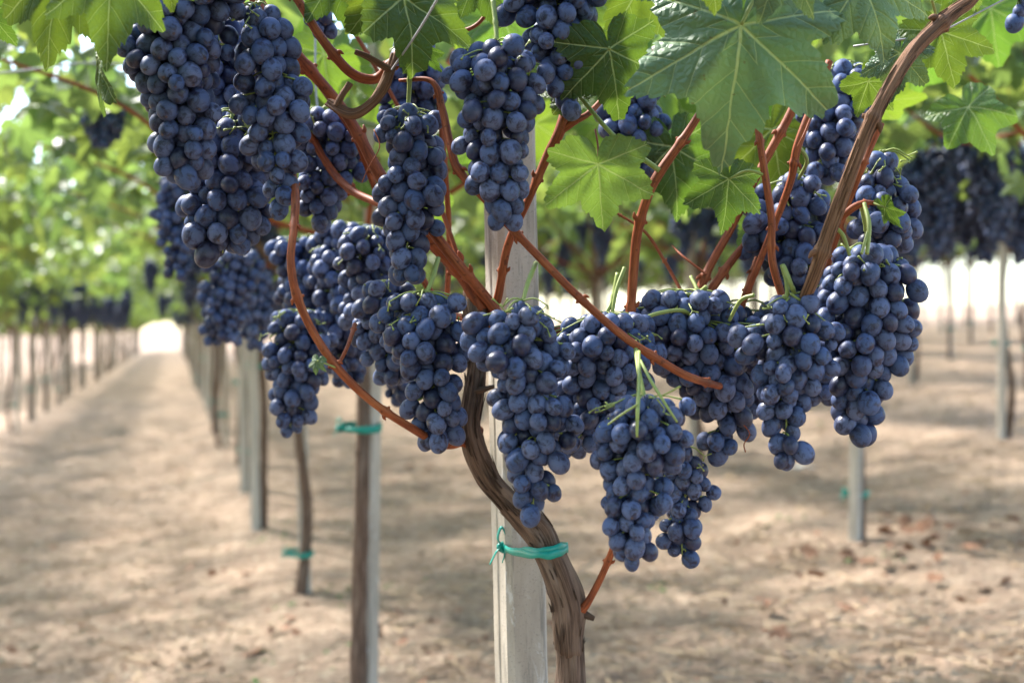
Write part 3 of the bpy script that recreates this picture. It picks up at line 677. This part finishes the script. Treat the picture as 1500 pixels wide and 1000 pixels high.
stem('old_wood', [(493, 156, 1.68, 13), (500, 140, 1.68, 12), (512, 122, 1.685, 13)], M_BROWN, n=30, seg=20, ridge=0.5)
# thin tendrils and dry twigs
for p in ([(548, 190, 1.68, 2.4), (556, 215, 1.67, 2), (540, 245, 1.67, 2), (530, 268, 1.67, 1.4)], [(872, 190, 1.7, 4), (876, 215, 1.68, 3.5), (876, 243, 1.66, 3.2)],
          [(1192, 160, 1.74, 2.5), (1178, 195, 1.7, 2.2), (1168, 215, 1.7, 2)], [(1088, 620, 1.74, 2), (1098, 635, 1.74, 2), (1090, 650, 1.74, 2), (1092, 662, 1.74, 2.5)]):
    stem('tendril', p, M_CANE, n=24, seg=7)

# leaves
LM = [leaf_mesh('leaf', i, M_LEAF, curl=0.18 + 0.07 * (i % 3), wave=0.07 + 0.03 * (i % 2)) for i in range(4)]
LP = [leaf_mesh('leaf', 10 + i, M_LEAF_PALE, curl=0.30 + 0.08 * i, wave=0.13) for i in range(2)]
LB = [leaf_mesh('leaf', 20, M_LEAF_BACK, curl=0.15, wave=0.06)]
LL = [leaf_mesh('leaf', 30 + i, M_LEAF_LIT_TONE, nth=70, nr=5, curl=0.3 + .1 * i, wave=0.1) for i in range(3)]
def leaf(px, py, Y, size, ang, pitch=0, roll=0, me=None, label=None, pet=None, sx=1.0, stalk=M_STEM):
    """petiole joint at (px,py), tip direction: 0 = down, + = towards the right; pitch > 0 turns the tip away from the camera"""
    a, pt = R(ang), R(pitch)
    t = np.array([math.sin(a) * math.cos(pt), math.sin(pt), -math.cos(a) * math.cos(pt)])
    B = basis(t, (0.0, -math.cos(pt), math.sin(pt) * 1e-3 + 1e-4) if abs(pitch) < 80 else (0, -0.3, 1))
    B = np.array(Matrix.Rotation(R(roll), 3, Vector(t))) @ B
    sc = size / FX * Y; loc = np.array(at(px, py, Y)) - VO
    M4 = Matrix.Identity(4)
    for i in range(3):
        for j in range(3): M4[i][j] = B[i, j] * sc * (sx if j == 0 else 1)
        M4[i][3] = loc[i]
    o = link('leaf', me, vine); o.matrix_local = M4
    if label: o['label'] = label
    if pet:
        mb = MB(); inv = np.linalg.inv(np.array(M4))
        P = [np.append(np.array(at(*p[:3])) - VO, 1) for p in pet] + [np.append(loc, 1)]
        P = [(inv @ p)[:3] for p in P]; ww = [p[3] / 2 / size for p in pet]; mb.tube(P, ww + [ww[-1] * 0.8], 20, 8)
        link('petiole', mb.mesh('petiole', stalk), o)
    return o
leaf(1086, 36, 1.50, 215, -8, -8, 6, LP[0], 'largest pale bluish green leaf at the top', [(1150, -60, 1.55, 8), (1110, -10, 1.51, 7)], 1.0)
leaf(1150, -62, 1.44, 104, -26, -14, 14, LP[1], None, None, .9)
leaf(1030, -70, 1.46, 96, 18, -10, -16, LM[2], None, None, .95)
leaf(893, 72, 1.62, 118, 12, 12, -12, LM[0], 'veined green leaf at top centre', [(860, 20, 1.68, 6)], 1.0)
leaf(876, 241, 1.62, 112, 5, 16, 8, LB[0], 'leaf hanging with its pale underside turned to the camera', None, 1.05)
leaf(1068, 262, 1.64, 84, -4, -6, -14, LM[1], 'small dark jagged leaf', [(1124, 258, 1.63, 5), (1095, 250, 1.63, 4)], 1.0)
leaf(1262, -30, 1.52, 130, 22, -12, -10, LP[1], None, None, 1.0)
leaf(1378, 46, 1.74, 96, 18, 10, 20, LM[2], None, [(1365, 0, 1.62, 5)], .95)
leaf(1318, 78, 1.66, 76, -12, 5, 18, LP[0], None, None, .9)
leaf(1272, 120, 1.7, 70, 45, 20, 30, LM[3], None, None, .9)
leaf(985, 215, 1.9, 118, 10, 10, -15, LM[1], 'bright green leaf behind the upright red cane', None, 1.0)
leaf(1130, 190, 1.95, 120, 10, 10, 25, LM[2])
leaf(1120, 310, 2.0, 95, 20, 0, -30, LM[3])
leaf(88, -40, 1.50, 150, -14, -5, 10, LM[2], 'left leaf of the pair at the top left corner', None, .85)
leaf(160, -50, 1.46, 160, 4, -12, -25, LM[3], 'right leaf of the pair at the top left corner', None, .75)
leaf(142, 84, 1.52, 98, -8, 20, 66, LM[0], None, None, .8)
leaf(-20, 10, 1.6, 70, 30, 10, 20, LM[1])
leaf(500, -45, 1.66, 110, 14, -8, 10, LM[0], None, None, 1.0)
leaf(592, -5, 1.60, 140, 62, 18, -22, LM[1], 'dark shaded leaf spread over the top centre behind the wire', None, .9)
leaf(560, -20, 1.62, 100, -35, 14, -22, LM[2])
leaf(702, -40, 1.66, 95, 18, -5, 15, LM[0], None, None, .8)
leaf(618, 70, 1.66, 52, 32, 5, 58, LM[3], None, None, .7)
leaf(248, -26, 1.5, 48, 4, 0, 0, LM[0])
leaf(465, 528, 1.56, 22, -15, -10, 20, LP[1], 'tiny pale young leaf on the curved cane', [(492, 538, 1.575, 3)], .9)
leaf(1296, 303, 1.60, 44, 32, 5, 62, LM[3], 'small folded leaf on the grape stalk', [(1280, 298, 1.61, 4)], .7)
leaf(840, 130, 1.68, 80, -150, 30, 0, LM[3], None, [(966, 250, 1.665, 9), (900, 200, 1.665, 8)], .9)
leaf(940, -30, 1.72, 110, -25, 12, -10, LM[2])
leaf(1010, -50, 1.60, 100, -6, 8, 5, LP[0])
leaf(1180, -50, 1.58, 95, 12, -12, -20, LP[1])
leaf(1420, -60, 1.7, 90, 20, 15, -20, LM[1])
g = np.random.default_rng(3)
for i in range(62):     # softer leaves just behind, filling the upper half
    px = g.uniform(380, 1480); Y = g.uniform(2.0, 3.1); py = g.uniform(-60, 300) if px < 1120 else g.uniform(-60, 170)
    if 330 < px < 480 and py > 120: py -= 150
    leaf(px, py, Y, g.uniform(0.07, 0.115) * FX / Y, g.uniform(-60, 60), g.uniform(-20, 45), g.uniform(-50, 50), LL[i % 3])

# green peduncles arching from the canes to the bunches
for p in ([(925, 475, 1.69, 6), (960, 460, 1.70, 7), (1000, 455, 1.72, 7), (1018, 470, 1.74, 7)], [(895, 470, 1.66, 6), (903, 425, 1.67, 7), (915, 392, 1.68, 7)],
          [(1018, 470, 1.74, 7), (1022, 430, 1.76, 7), (1012, 405, 1.78, 6)], [(1068, 470, 1.72, 6), (1085, 440, 1.71, 7), (1105, 432, 1.70, 7)],
          [(1150, 480, 1.59, 6), (1153, 420, 1.60, 8), (1146, 388, 1.61, 9)], [(1158, 430, 1.59, 5), (1175, 440, 1.59, 5), (1190, 430, 1.6, 5)], [(936, 515, 1.55, 6), (936, 560, 1.485, 7), (934, 600, 1.45, 7), (933, 640, 1.445, 4)], [(938, 528, 1.53, 5), (955, 560, 1.475, 6), (975, 592, 1.45, 5), (992, 618, 1.45, 4)],
          [(934, 592, 1.452, 4), (912, 606, 1.45, 4), (890, 622, 1.45, 3)], [(968, 580, 1.46, 3), (985, 572, 1.455, 3), (996, 566, 1.45, 4)], [(1266, 298, 1.605, 7), (1273, 330, 1.585, 8), (1270, 372, 1.575, 7)], [(1271, 340, 1.582, 6), (1262, 372, 1.57, 5)],
          [(1245, 375, 1.62, 6), (1235, 345, 1.62, 7), (1222, 332, 1.62, 7)], [(1170, 262, 1.8, 6), (1182, 235, 1.76, 7), (1168, 212, 1.75, 8)]):
    stem('stalk', p, M_STEM, n=30, seg=10)

# ------------------------------------------------------------------ posts, ties, wires
def post_mesh(wd, h):
    mb = MB(); c = wd / 2; b = wd * 0.13; prof = [(-c + b, -c), (c - b, -c), (c, -c + b), (c, -wd * .1), (c - .0015, -wd * .05), (c - .0015, wd * .05), (c, wd * .1), (c, c - b), (c - b, c), (-c + b, c), (-c, c - b), (-c, wd * .1), (-c + .0015, wd * .05), (-c + .0015, -wd * .05), (-c, -wd * .1), (-c, -c + b)]
    n = 40; m = len(prof); V = []; F = []
    for j in range(n + 1):
        z = -0.3 + (h + 0.3) * j / n
        for x, y in prof:
            q = 1 + 0.02 * mnoise.noise(Vector((x * 30, y * 30, z * 6)))
            V.append((x * q, y * q, z))
    for j in range(n):
        for i in range(m): F.append((j * m + i, j * m + (i + 1) % m, (j + 1) * m + (i + 1) % m, (j + 1) * m + i))
    F.append(tuple(range(n * m, n * m + m)))
    return mesh('post', V, F, M_CONC, False)
PM = post_mesh(0.057, 2.0); PMF = post_mesh(0.042, 1.85)
base = at(779, 485 + (CAMH) / 1.88 * FX, 1.88)
p0 = link('concrete_post', PM, None, base); p0.rotation_euler = (0, R(-1.5), R(24)); p0.scale = (1, 1, 0.665)
tag(p0, 'nearest grey weathered concrete post with the trunk tied to its right side', 'post', 'concrete posts')

def tie_band(name, ctr, rx, ry, wdt, tilt=0.0, knot=True, seed=0):
    """flat plastic band wound twice round post and trunk, with a bow and two loose ends"""
    mb = MB(); g = np.random.default_rng(seed); n = 48
    for lay in range(2):
        V = []; F = []
        for i in range(n):
            a = 2 * math.pi * i / n; q = 1 + 0.02 * lay
            for z, d in ((-wdt / 2, 0), (wdt / 2, 0), (wdt / 2, .0012), (-wdt / 2, .0012)):
                zz = z + (lay - 0.5) * wdt * 0.7 * math.cos(a + 0.6) + 0.004 * math.sin(a) + tilt * math.cos(a) * rx
                V.append(((rx * q + d) * math.cos(a), (ry * q + d) * math.sin(a), zz))
        for i in range(n):
            for k in range(4): F.append((4 * i + k, 4 * ((i + 1) % n) + k, 4 * ((i + 1) % n) + (k + 1) % 4, 4 * i + (k + 1) % 4))
        mb.add(V, F)
    if knot:
        kx, ky = -rx * 0.98, -ry * 0.45; w2 = wdt * 0.34
        kz = -tilt * rx
        mb.tube([(kx, ky, kz + .006), (kx - .007, ky - .006, kz), (kx, ky - .003, kz - .007)], [w2 * 1.2, w2 * 1.5, w2], 10, 8)
        mb.tube([(kx, ky, kz), (kx - .008, ky - .008, kz + .014), (kx - .002, ky - .01, kz + .026), (kx + .006, ky - .008, kz + .014), (kx, ky - .004, kz)], [w2] * 5, 24, 8, flat=.35)
        mb.tube([(kx, ky, kz), (kx - .009, ky - .01, kz - .006), (kx - .017, ky - .012, kz - .022)], [w2, w2, w2 * .8], 12, 8, flat=.35)
        mb.tube([(kx, ky, kz), (kx + .001, ky - .008, kz - .008), (kx - .001, ky - .01, kz - .02)], [w2, w2, w2 * .7], 12, 8, flat=.35)
    return mb.mesh(name, M_TIE)
def front_tie():
    """band pulled tight round the nearest post and its trunk, two rounds, with a knot, a loop and two loose ends at the left"""
    ring = [(737, 799, 1.875), (741, 803, 1.842), (756, 807, 1.80), (778, 809, 1.752), (798, 809, 1.738), (816, 806, 1.744), (827, 802, 1.762), (829, 800, 1.785), (815, 799, 1.86), (790, 798, 1.925), (758, 798, 1.925), (740, 798, 1.905)]
    c = np.array(at(737, 799, 1.86)); P = np.array([np.array(at(*p)) - c for p in ring]); mb = MB()
    Q = spline(np.concatenate([P[-2:], P, P[:3]]), 17 * 8); m = len(P) * 8; Q = Q[16:16 + m]
    for lay in range(2):
        V = []; F = []; ctr = P.mean(0); g = np.random.default_rng(lay)
        for q, p in enumerate(Q):
            o = p - ctr; o[2] = 0; o /= np.linalg.norm(o); a = q / m * 6.283
            dz = (lay - .5) * .0062 * math.cos(a * 1.0 + .5) + .0006 * math.sin(a * 9 + lay * 2); wv = .0046 * (1 + .18 * math.sin(a * 5 + lay)); b = p + o * (.0012 + .0010 * lay)
            for z, d in ((-wv, 0), (wv, .0003), (wv, .0013), (0, .0019), (-wv, .0011)): V.append(b + o * d + np.array([0, 0, z + dz]))
        for q in range(m):
            for k in range(5): F.append((5 * q + k, 5 * ((q + 1) % m) + k, 5 * ((q + 1) % m) + (k + 1) % 5, 5 * q + (k + 1) % 5))
        mb.add(V, F)
    w = .0026
    mb.tube([(.003, -.012, .006), (-.005, -.014, .001), (.001, -.014, -.006)], [w * 1.2, w * 1.6, w], 12, 10)
    mb.tube([(0, -.012, .002), (-.007, -.016, .012), (-.002, -.018, .027), (.004, -.016, .014), (.001, -.014, .002)], [w, w * 1.1, w * 1.2, w, w], 28, 10, flat=.4)
    mb.tube([(0, -.012, 0), (-.008, -.018, -.004), (-.017, -.02, -.021)], [w, w * 1.2, w], 14, 10, flat=.35)
    mb.tube([(.001, -.013, 0), (.002, -.018, -.008), (-.001, -.019, -.019)], [w, w * 1.1, w * .8], 14, 10, flat=.35)
    return link('plastic_tie', mb.mesh('plastic_tie', M_TIE), None, c)
t0 = front_tie()
tag(t0, 'teal plastic tie knotted round the nearest post and trunk', 'tie', 'teal plastic ties')
TIE_FAR = tie_band('plastic_tie', None, 0.052, 0.048, 0.012, seed=4)

def wire(P, r, label):
    mb = MB(); c = np.mean([np.array(p) for p in P], axis=0); mb.tube([np.array(p) - c for p in P], [r] * len(P), 12, 6)
    o = link('trellis_wire', mb.mesh('trellis_wire', M_WIRE), None, c); tag(o, label, 'wire', 'trellis wires')
wire([at(574, 102, 1.66), at(610, 50, 1.54), at(640, 0, 1.46), at(690, -90, 1.40)], .0012, 'grey wire slanting up from the woody knuckle past the dark leaf')
wire([at(1250, 68, 1.66), at(1340, 55, 1.66), at(1380, 46, 1.67), at(1480, -5, 1.68), at(1600, -60, 1.7)], .0011, 'thin dark wire running past the top of the thick brown cane')
wire([at(-300, 125, 2.9), at(0, 107, 3.0), at(200, 97, 3.1), at(560, 185, 3.3)], .0022, 'blurred pale wire behind the leaf pair at the left edge')
wire([at(-200, 78, 3.6), at(60, 66, 3.7), at(400, 60, 4.0)], .002, 'upper blurred pale wire at the left edge')
wire([at(478, -40, 2.2), at(464, 0, 2.2), at(462, 110, 2.2), at(466, 170, 2.2)], .0018, 'grey vertical wire beside the red canes at the top left')

# ------------------------------------------------------------------ vines behind
def crown(seed, n=690):
    g = np.random.default_rng(seed); mb = MB()
    for i in range(n):
        u = g.uniform(-1.2, 1.2); v = g.uniform(-0.98, 0.98)
        if g.random() < 0.35: u *= 0.45
        low = 0.42 * math.exp(-(u / 0.55) ** 2) * g.random() ** 1.6
        z = 1.72 + 0.42 * g.random() - low - 0.10 * (g.random() < 0.2)
        s = g.uniform(0.06, 0.115)
        hd = g.random() * 6.283; dr = g.uniform(0.1, 1.3)
        t = np.array([math.cos(hd) * math.cos(dr), math.sin(hd) * math.cos(dr), -math.sin(dr)])
        nrm = np.array([g.normal(0, .45), g.normal(0, .45), 1.0]) + 1e-3
        B = basis(t, nrm) * s
        V, F = LOW[int(g.integers(8))]; mb.add(V, F, B, (u + ROWK * v, v, z))
    return mb.mesh('foliage', M_LEAF_FAR, False)
CROWN = [crown(i) for i in range(5)]
def back_trunk(seed):
    g = np.random.default_rng(seed); mb = MB(); w_ = g.normal(0, .018, 6)
    mb.tube([(0, 0, -.1), (w_[0], w_[1], .3), (w_[2], w_[3], .65), (w_[4], w_[5], .95), (0.02, 0, 1.22)], [.027, .021, .019, .0185, .025], 50, 16, .22, seed)
    for k in range(4):
        a = k * 1.57 + g.uniform(-.4, .4); d = g.uniform(.35, .6)
        mb.tube([(0.02, 0, 1.18), (math.cos(a) * d * .5, math.sin(a) * d * .5, 1.42), (math.cos(a) * d, math.sin(a) * d, 1.66)], [.018, .014, .010], 20, 10, .15, seed + k)
    return mb.mesh('trunk', M_BARK)
BTR = [back_trunk(i) for i in range(4)]
def back_cane(seed):
    g = np.random.default_rng(seed); mb = MB(); a = seed * 1.2 + g.uniform(-.3, .3); c, s = math.cos(a), math.sin(a); q = g.normal(0, .06, 3)
    mb.tube([(0.02, 0, 1.25), (c * .3, s * .3, 1.5 + q[0]), (c * .6 + q[1], s * .6, 1.62 + q[2]), (c * .95, s * .95, 1.72)], [.0075, .007, .006, .004], 24, 8, nodes=.1)
    return mb.mesh('cane', M_CANE)
BCN = [back_cane(i) for i in range(6)]
def far_bunch(seed):
    g = np.random.default_rng(seed); k = 1.0
    ax = [(0, 0, .045), (g.normal(0, .01), -.06, .075), (g.normal(0, .012), -.13, .06), (g.normal(0, .015), -.20, .042), (g.normal(0, .015), -.27, .02)]
    P, rad = pack(ax, .0130, .85, seed, .7); mb = MB()
    nu, nv = 9, 6; V = [(0, 0, 1.08)]; F = []
    for j in range(1, nv):
        for i in range(nu): V.append((math.sin(math.pi * j / nv) * math.cos(6.283 * i / nu), math.sin(math.pi * j / nv) * math.sin(6.283 * i / nu), 1.08 * math.cos(math.pi * j / nv)))
    V.append((0, 0, -1.08))
    for i in range(nu): F.append((0, 1 + i, 1 + (i + 1) % nu)); F.append((1 + (nv - 2) * nu + i, len(V) - 1, 1 + (nv - 2) * nu + (i + 1) % nu))
    for j in range(nv - 2):
        for i in range(nu): a = 1 + j * nu; F.append((a + i, a + nu + i, a + nu + (i + 1) % nu, a + (i + 1) % nu))
    for p, r in zip(P, rad): mb.add(np.array(V), F, np.eye(3) * r, p)
    return mb.mesh('grape_bunch', M_GRAPE_FAR)
FB = [far_bunch(70 + i) for i in range(5)]

def px_of(x, y): return 750 + x / max(y, 0.05) * FX
def row_words(k):
    return {-2: 'in the second row left of the path', -1: 'in the row left of the path', 0: 'in the row behind the front vine', 1: 'in the first row to the right', 2: 'in the second row to the right'}.get(k, 'in the rows far to the right' if k > 0 else 'in the rows far to the left')
g = np.random.default_rng(21)
NAMED = {(0, 2): ('second vine behind the front one, dark straight trunk with a teal tie', 'pale concrete post just behind the dark straight trunk of the second vine', 'teal tie on the trunk of the second vine, beneath the curved cane'),
         (0, 3): ('third vine in the row, slightly wavy grey trunk left of its post', 'post right of the wavy trunk of the third vine, its foot showing on the soil', 'teal tie low on the post of the third vine'),
         (0, 4): ('fourth vine in the row, trunk hugging the right side of its pale post', 'pale post of the fourth vine with a teal tie near its top', 'teal tie on the pale post of the fourth vine'),
         (1, 3): ('vine at right whose dark trunk hides behind a pale post below the right bunch', 'lone pale post on the right with its foot beside red fallen leaves', 'teal tie on the lone pale post at right')}
nvine = 0
for k in range(-2, 8):
    step = 2.0 if k == -1 else 1.8
    off = {0: 0.0, 1: 0.43, -1: 16.8 - 2.0 * 8}.get(k, float(g.uniform(-.5, .5)))
    for n in range(-10, 46):
        y = step * n + off
        if (y < 2.6 and not (k == -1 or (k == 0 and n == 0))) or y < -2.5 or y > (80 if k in (-1, 0) else 60 if k < 1 else 46): continue  # unseen vines at and beside the camera are added to shade the ground
        if k == 0 and n == 1: continue
        lat = 2.35 * k; x = row_x(lat, y); px = px_of(x, y)
        px = px if y > 0.4 else 9999; inview = y > .4 and -260 / y * 6 - 60 < px < 1560 + 260 / y * 6
        if not inview and not (y < 9 and (y < 2.6 or -1400 < px < 2900) and abs(lat) < 6): continue
        seen = y > 2.6 and -40 < px < 1540
        z = ground_z(x, y) ; jx, jy = g.normal(0, .03, 2); jx = {(0, 2): .012, (0, 3): .012, (0, 4): .0, (1, 3): .01}.get((k, n), jx); base = (x + jx, y + jy, z)
        nm = NAMED.get((k, n)); rw = row_words(k)
        dist = 'close' if y < 12 else ('farther back' if y < 26 else 'in the far distance')
        v = thing('grapevine', nm[0] if nm else f'blurred grapevine {rw}, {dist}', 'grapevine', base, 'grapevines')
        nvine += 1
        side = 1 if (k == 0 and n in (2, 3)) else (-1 if (k, n) in ((0, 4), (1, 3)) else int(g.choice((-1, 1))))
        o = link('trunk', BTR[(n + k) % 4], v); o.rotation_euler = (0, 0, float(g.integers(4)) * 1.57 if not nm else (1.75 if n == 3 else 0.3 * n))
        cr = link('foliage', CROWN[int(g.integers(5))], v); cr.rotation_euler = (0, 0, 0 if g.random() < .5 else math.pi)
        cr.scale = (1, 1, float(g.uniform(.95, 1.06)))
        if y < 10:
            for c in range(6): link('cane', BCN[c], v)
        sx = side * (0.022 if (k, n) == (0, 2) else 0.030)
        p = link('concrete_post', PMF, None, (base[0] + sx, base[1] + (.055 if side > 0 else -.04), z)); p.rotation_euler = (R(g.normal(0, .8)), R(g.normal(0, .8)), float(g.uniform(0, 1.5)))
        tag(p, nm[1] if nm else f'blurred pale concrete post {rw}, {dist}', 'post', 'concrete posts')
        if y < 24 and (seen or nm):
            hz = {(0, 2): .80, (0, 3): .13, (0, 4): .42, (1, 3): .20}.get((k, n), float(g.uniform(.25, .7)))
            hz = {(0, 2): CAMH - (628 - HZ) / FX * 3.6, (0, 3): CAMH - (812 - HZ) / FX * 5.4, (0, 4): CAMH - (535 - HZ) / FX * 7.2, (1, 3): CAMH - (722 - HZ) / FX * 5.83 }.get((k, n), z + hz)
            tt = link('plastic_tie', TIE_FAR, None, (base[0] + sx * .5, base[1] + .01, hz))
            tag(tt, nm[2] if nm else f'small teal tie on a vine {rw}, {dist}', 'tie', 'teal plastic ties')
        nb = 0
        if y < (30 if k < 1 else 22) and seen: nb = 4 if k == 0 else (7 if k in (1, 2) and y < 14 else ((10 if y < 27 else 5) if k == -1 else 2))
        if k == 0 and n == 2: nb = 0
        for b in range(nb):
            u = float(g.normal(0, .42)) + (.35 if k == -1 else 0); vv = float(g.uniform(-.85, .85))
            bz = z + 1.42 + float(g.uniform(-.06, .22)) - (0.06 if k == 0 else 0) + (.2 if k == -1 else 0)
            bx, by = base[0] + u + ROWK * vv, base[1] + vv
            q = px_of(bx, by)
            if not -30 < q < 1530: continue
            if k == 0 and q > 560: continue
            o = link('grape_bunch', FB[int(g.integers(5))], None, (bx, by, bz)); o.rotation_euler = (0, 0, float(g.random() * 6.28)); sc = float(g.uniform(.85, 1.2)) * (1.2 if k == -1 else 1); o.scale = (sc, sc, sc)
            tag(o, f'blurred dark grape bunch {rw}, {dist}', 'grape bunch', f'blurred grape bunches {rw}')
for i in range(34):     # the dark mass of fruit on the nearest vines of the right hand row
    y = float(g.uniform(4.9, 6.9)); px = float(g.uniform(1315, 1510)); py = float(g.uniform(165, 265) + max(0, 1400 - px) * .3)
    o = link('grape_bunch', FB[i % 5], None, at(px, py, y)); o.rotation_euler = (0, 0, float(g.random() * 6.28)); sc = float(g.uniform(1.0, 1.3)); o.scale = (sc, sc, sc)
    tag(o, 'dark bunch in the blurred heavy mass of fruit at the right edge', 'grape bunch', 'blurred dark mass of grape bunches at the right edge')
print('vines', nvine)

# ------------------------------------------------------------------ on the ground
def litter(name, label, mat, spots, s0, s1, seed):
    g = np.random.default_rng(seed); mb = MB()
    for (px, py, rad, cnt) in spots:
        Yc = 1.0
        for it in range(30):   # solve depth on the sloping soil
            x = (px - 750) / FX * Yc; Yc = (CAMH - ground_z(x, Yc)) * FX / (py - HZ)
            Yc = min(Yc, 60)
        for i in range(cnt):
            x = (px - 750) / FX * Yc + g.normal(0, rad); y = Yc + g.normal(0, rad * 1.5); s = g.uniform(s0, s1)
            hd = g.random() * 6.28; t = np.array([math.cos(hd), math.sin(hd), g.normal(0, .3)])
            V, F = LOW[int(g.integers(8))]; mb.add(V, F, basis(t, (g.normal(0, .4), g.normal(0, .4), 1)) * s, (x, y, ground_z(x, y) + .012 + g.random() * .03))
    o = link(name, mb.mesh(name, mat, False)); tag(o, label, 'leaf litter' if 'leaves' in name else 'weeds', kind='stuff')
litter('fallen_leaves', 'dry reddish fallen leaves lying in drifts on the soil', M_DRY, [(1345, 800, .22, 27), (1400, 790, .12, 10), (1300, 770, .1, 7), (400, 945, .08, 6), (365, 842, .02, 2), (560, 905, .1, 4), (1200, 850, .2, 6), (1420, 880, .2, 7), (25, 962, .02, 2), (590, 960, .15, 6), (600, 700, .3, 6), (1100, 900, .3, 6), (330, 690, .5, 8), (400, 880, .3, 4)], .025, .06, 3)
litter('fallen_leaves', 'small brown crumbs of dry leaf scattered thinly over the open soil', M_DRY, [(200, 800, .8, 30), (300, 930, .5, 24), (700, 900, .5, 20), (1000, 860, .6, 30), (1300, 950, .5, 30), (1250, 720, 1.0, 40), (150, 650, 1.2, 30), (640, 700, .8, 24)], .008, .024, 9)
litter('weeds', 'small green weeds sprouting between the soil clods', M_WEED, [(410, 770, .06, 26), (470, 880, .12, 30), (1140, 768, .05, 12), (1290, 820, .04, 10), (965, 870, .02, 8), (450, 975, .1, 16), (560, 870, .1, 10), (1140, 618, .3, 20), (380, 800, .1, 14)], .008, .022, 6)
def ground_at(px, py):
    Y = 4.0
    for it in range(30): Y = (CAMH - ground_z((px - 750) / FX * Y, Y)) * FX / (py - HZ)
    return Vector(((px - 750) / FX * Y, Y, ground_z((px - 750) / FX * Y, Y)))
V = []; F = []
for j in range(8):
    for i in range(12):
        x, y = (i / 11 - .5) * .15, (j / 7 - .5) * .16; V.append((x, y * (1 + .2 * math.sin(i)), .035 + .02 * mnoise.noise(Vector((x * 20, y * 20, 3)))))
for j in range(7):
    for i in range(11): F.append((j * 12 + i, j * 12 + i + 1, j * 12 + i + 13, j * 12 + i + 12))
sc = link('paper_scrap', mesh('paper_scrap', V, F, M_SCRAP), None, ground_at(1172, 692)); tag(sc, 'crumpled white paper scrap lying on the soil left of the lone right post', 'scrap')
so = sc.modifiers.new('thick', 'SOLIDIFY'); so.thickness = .003
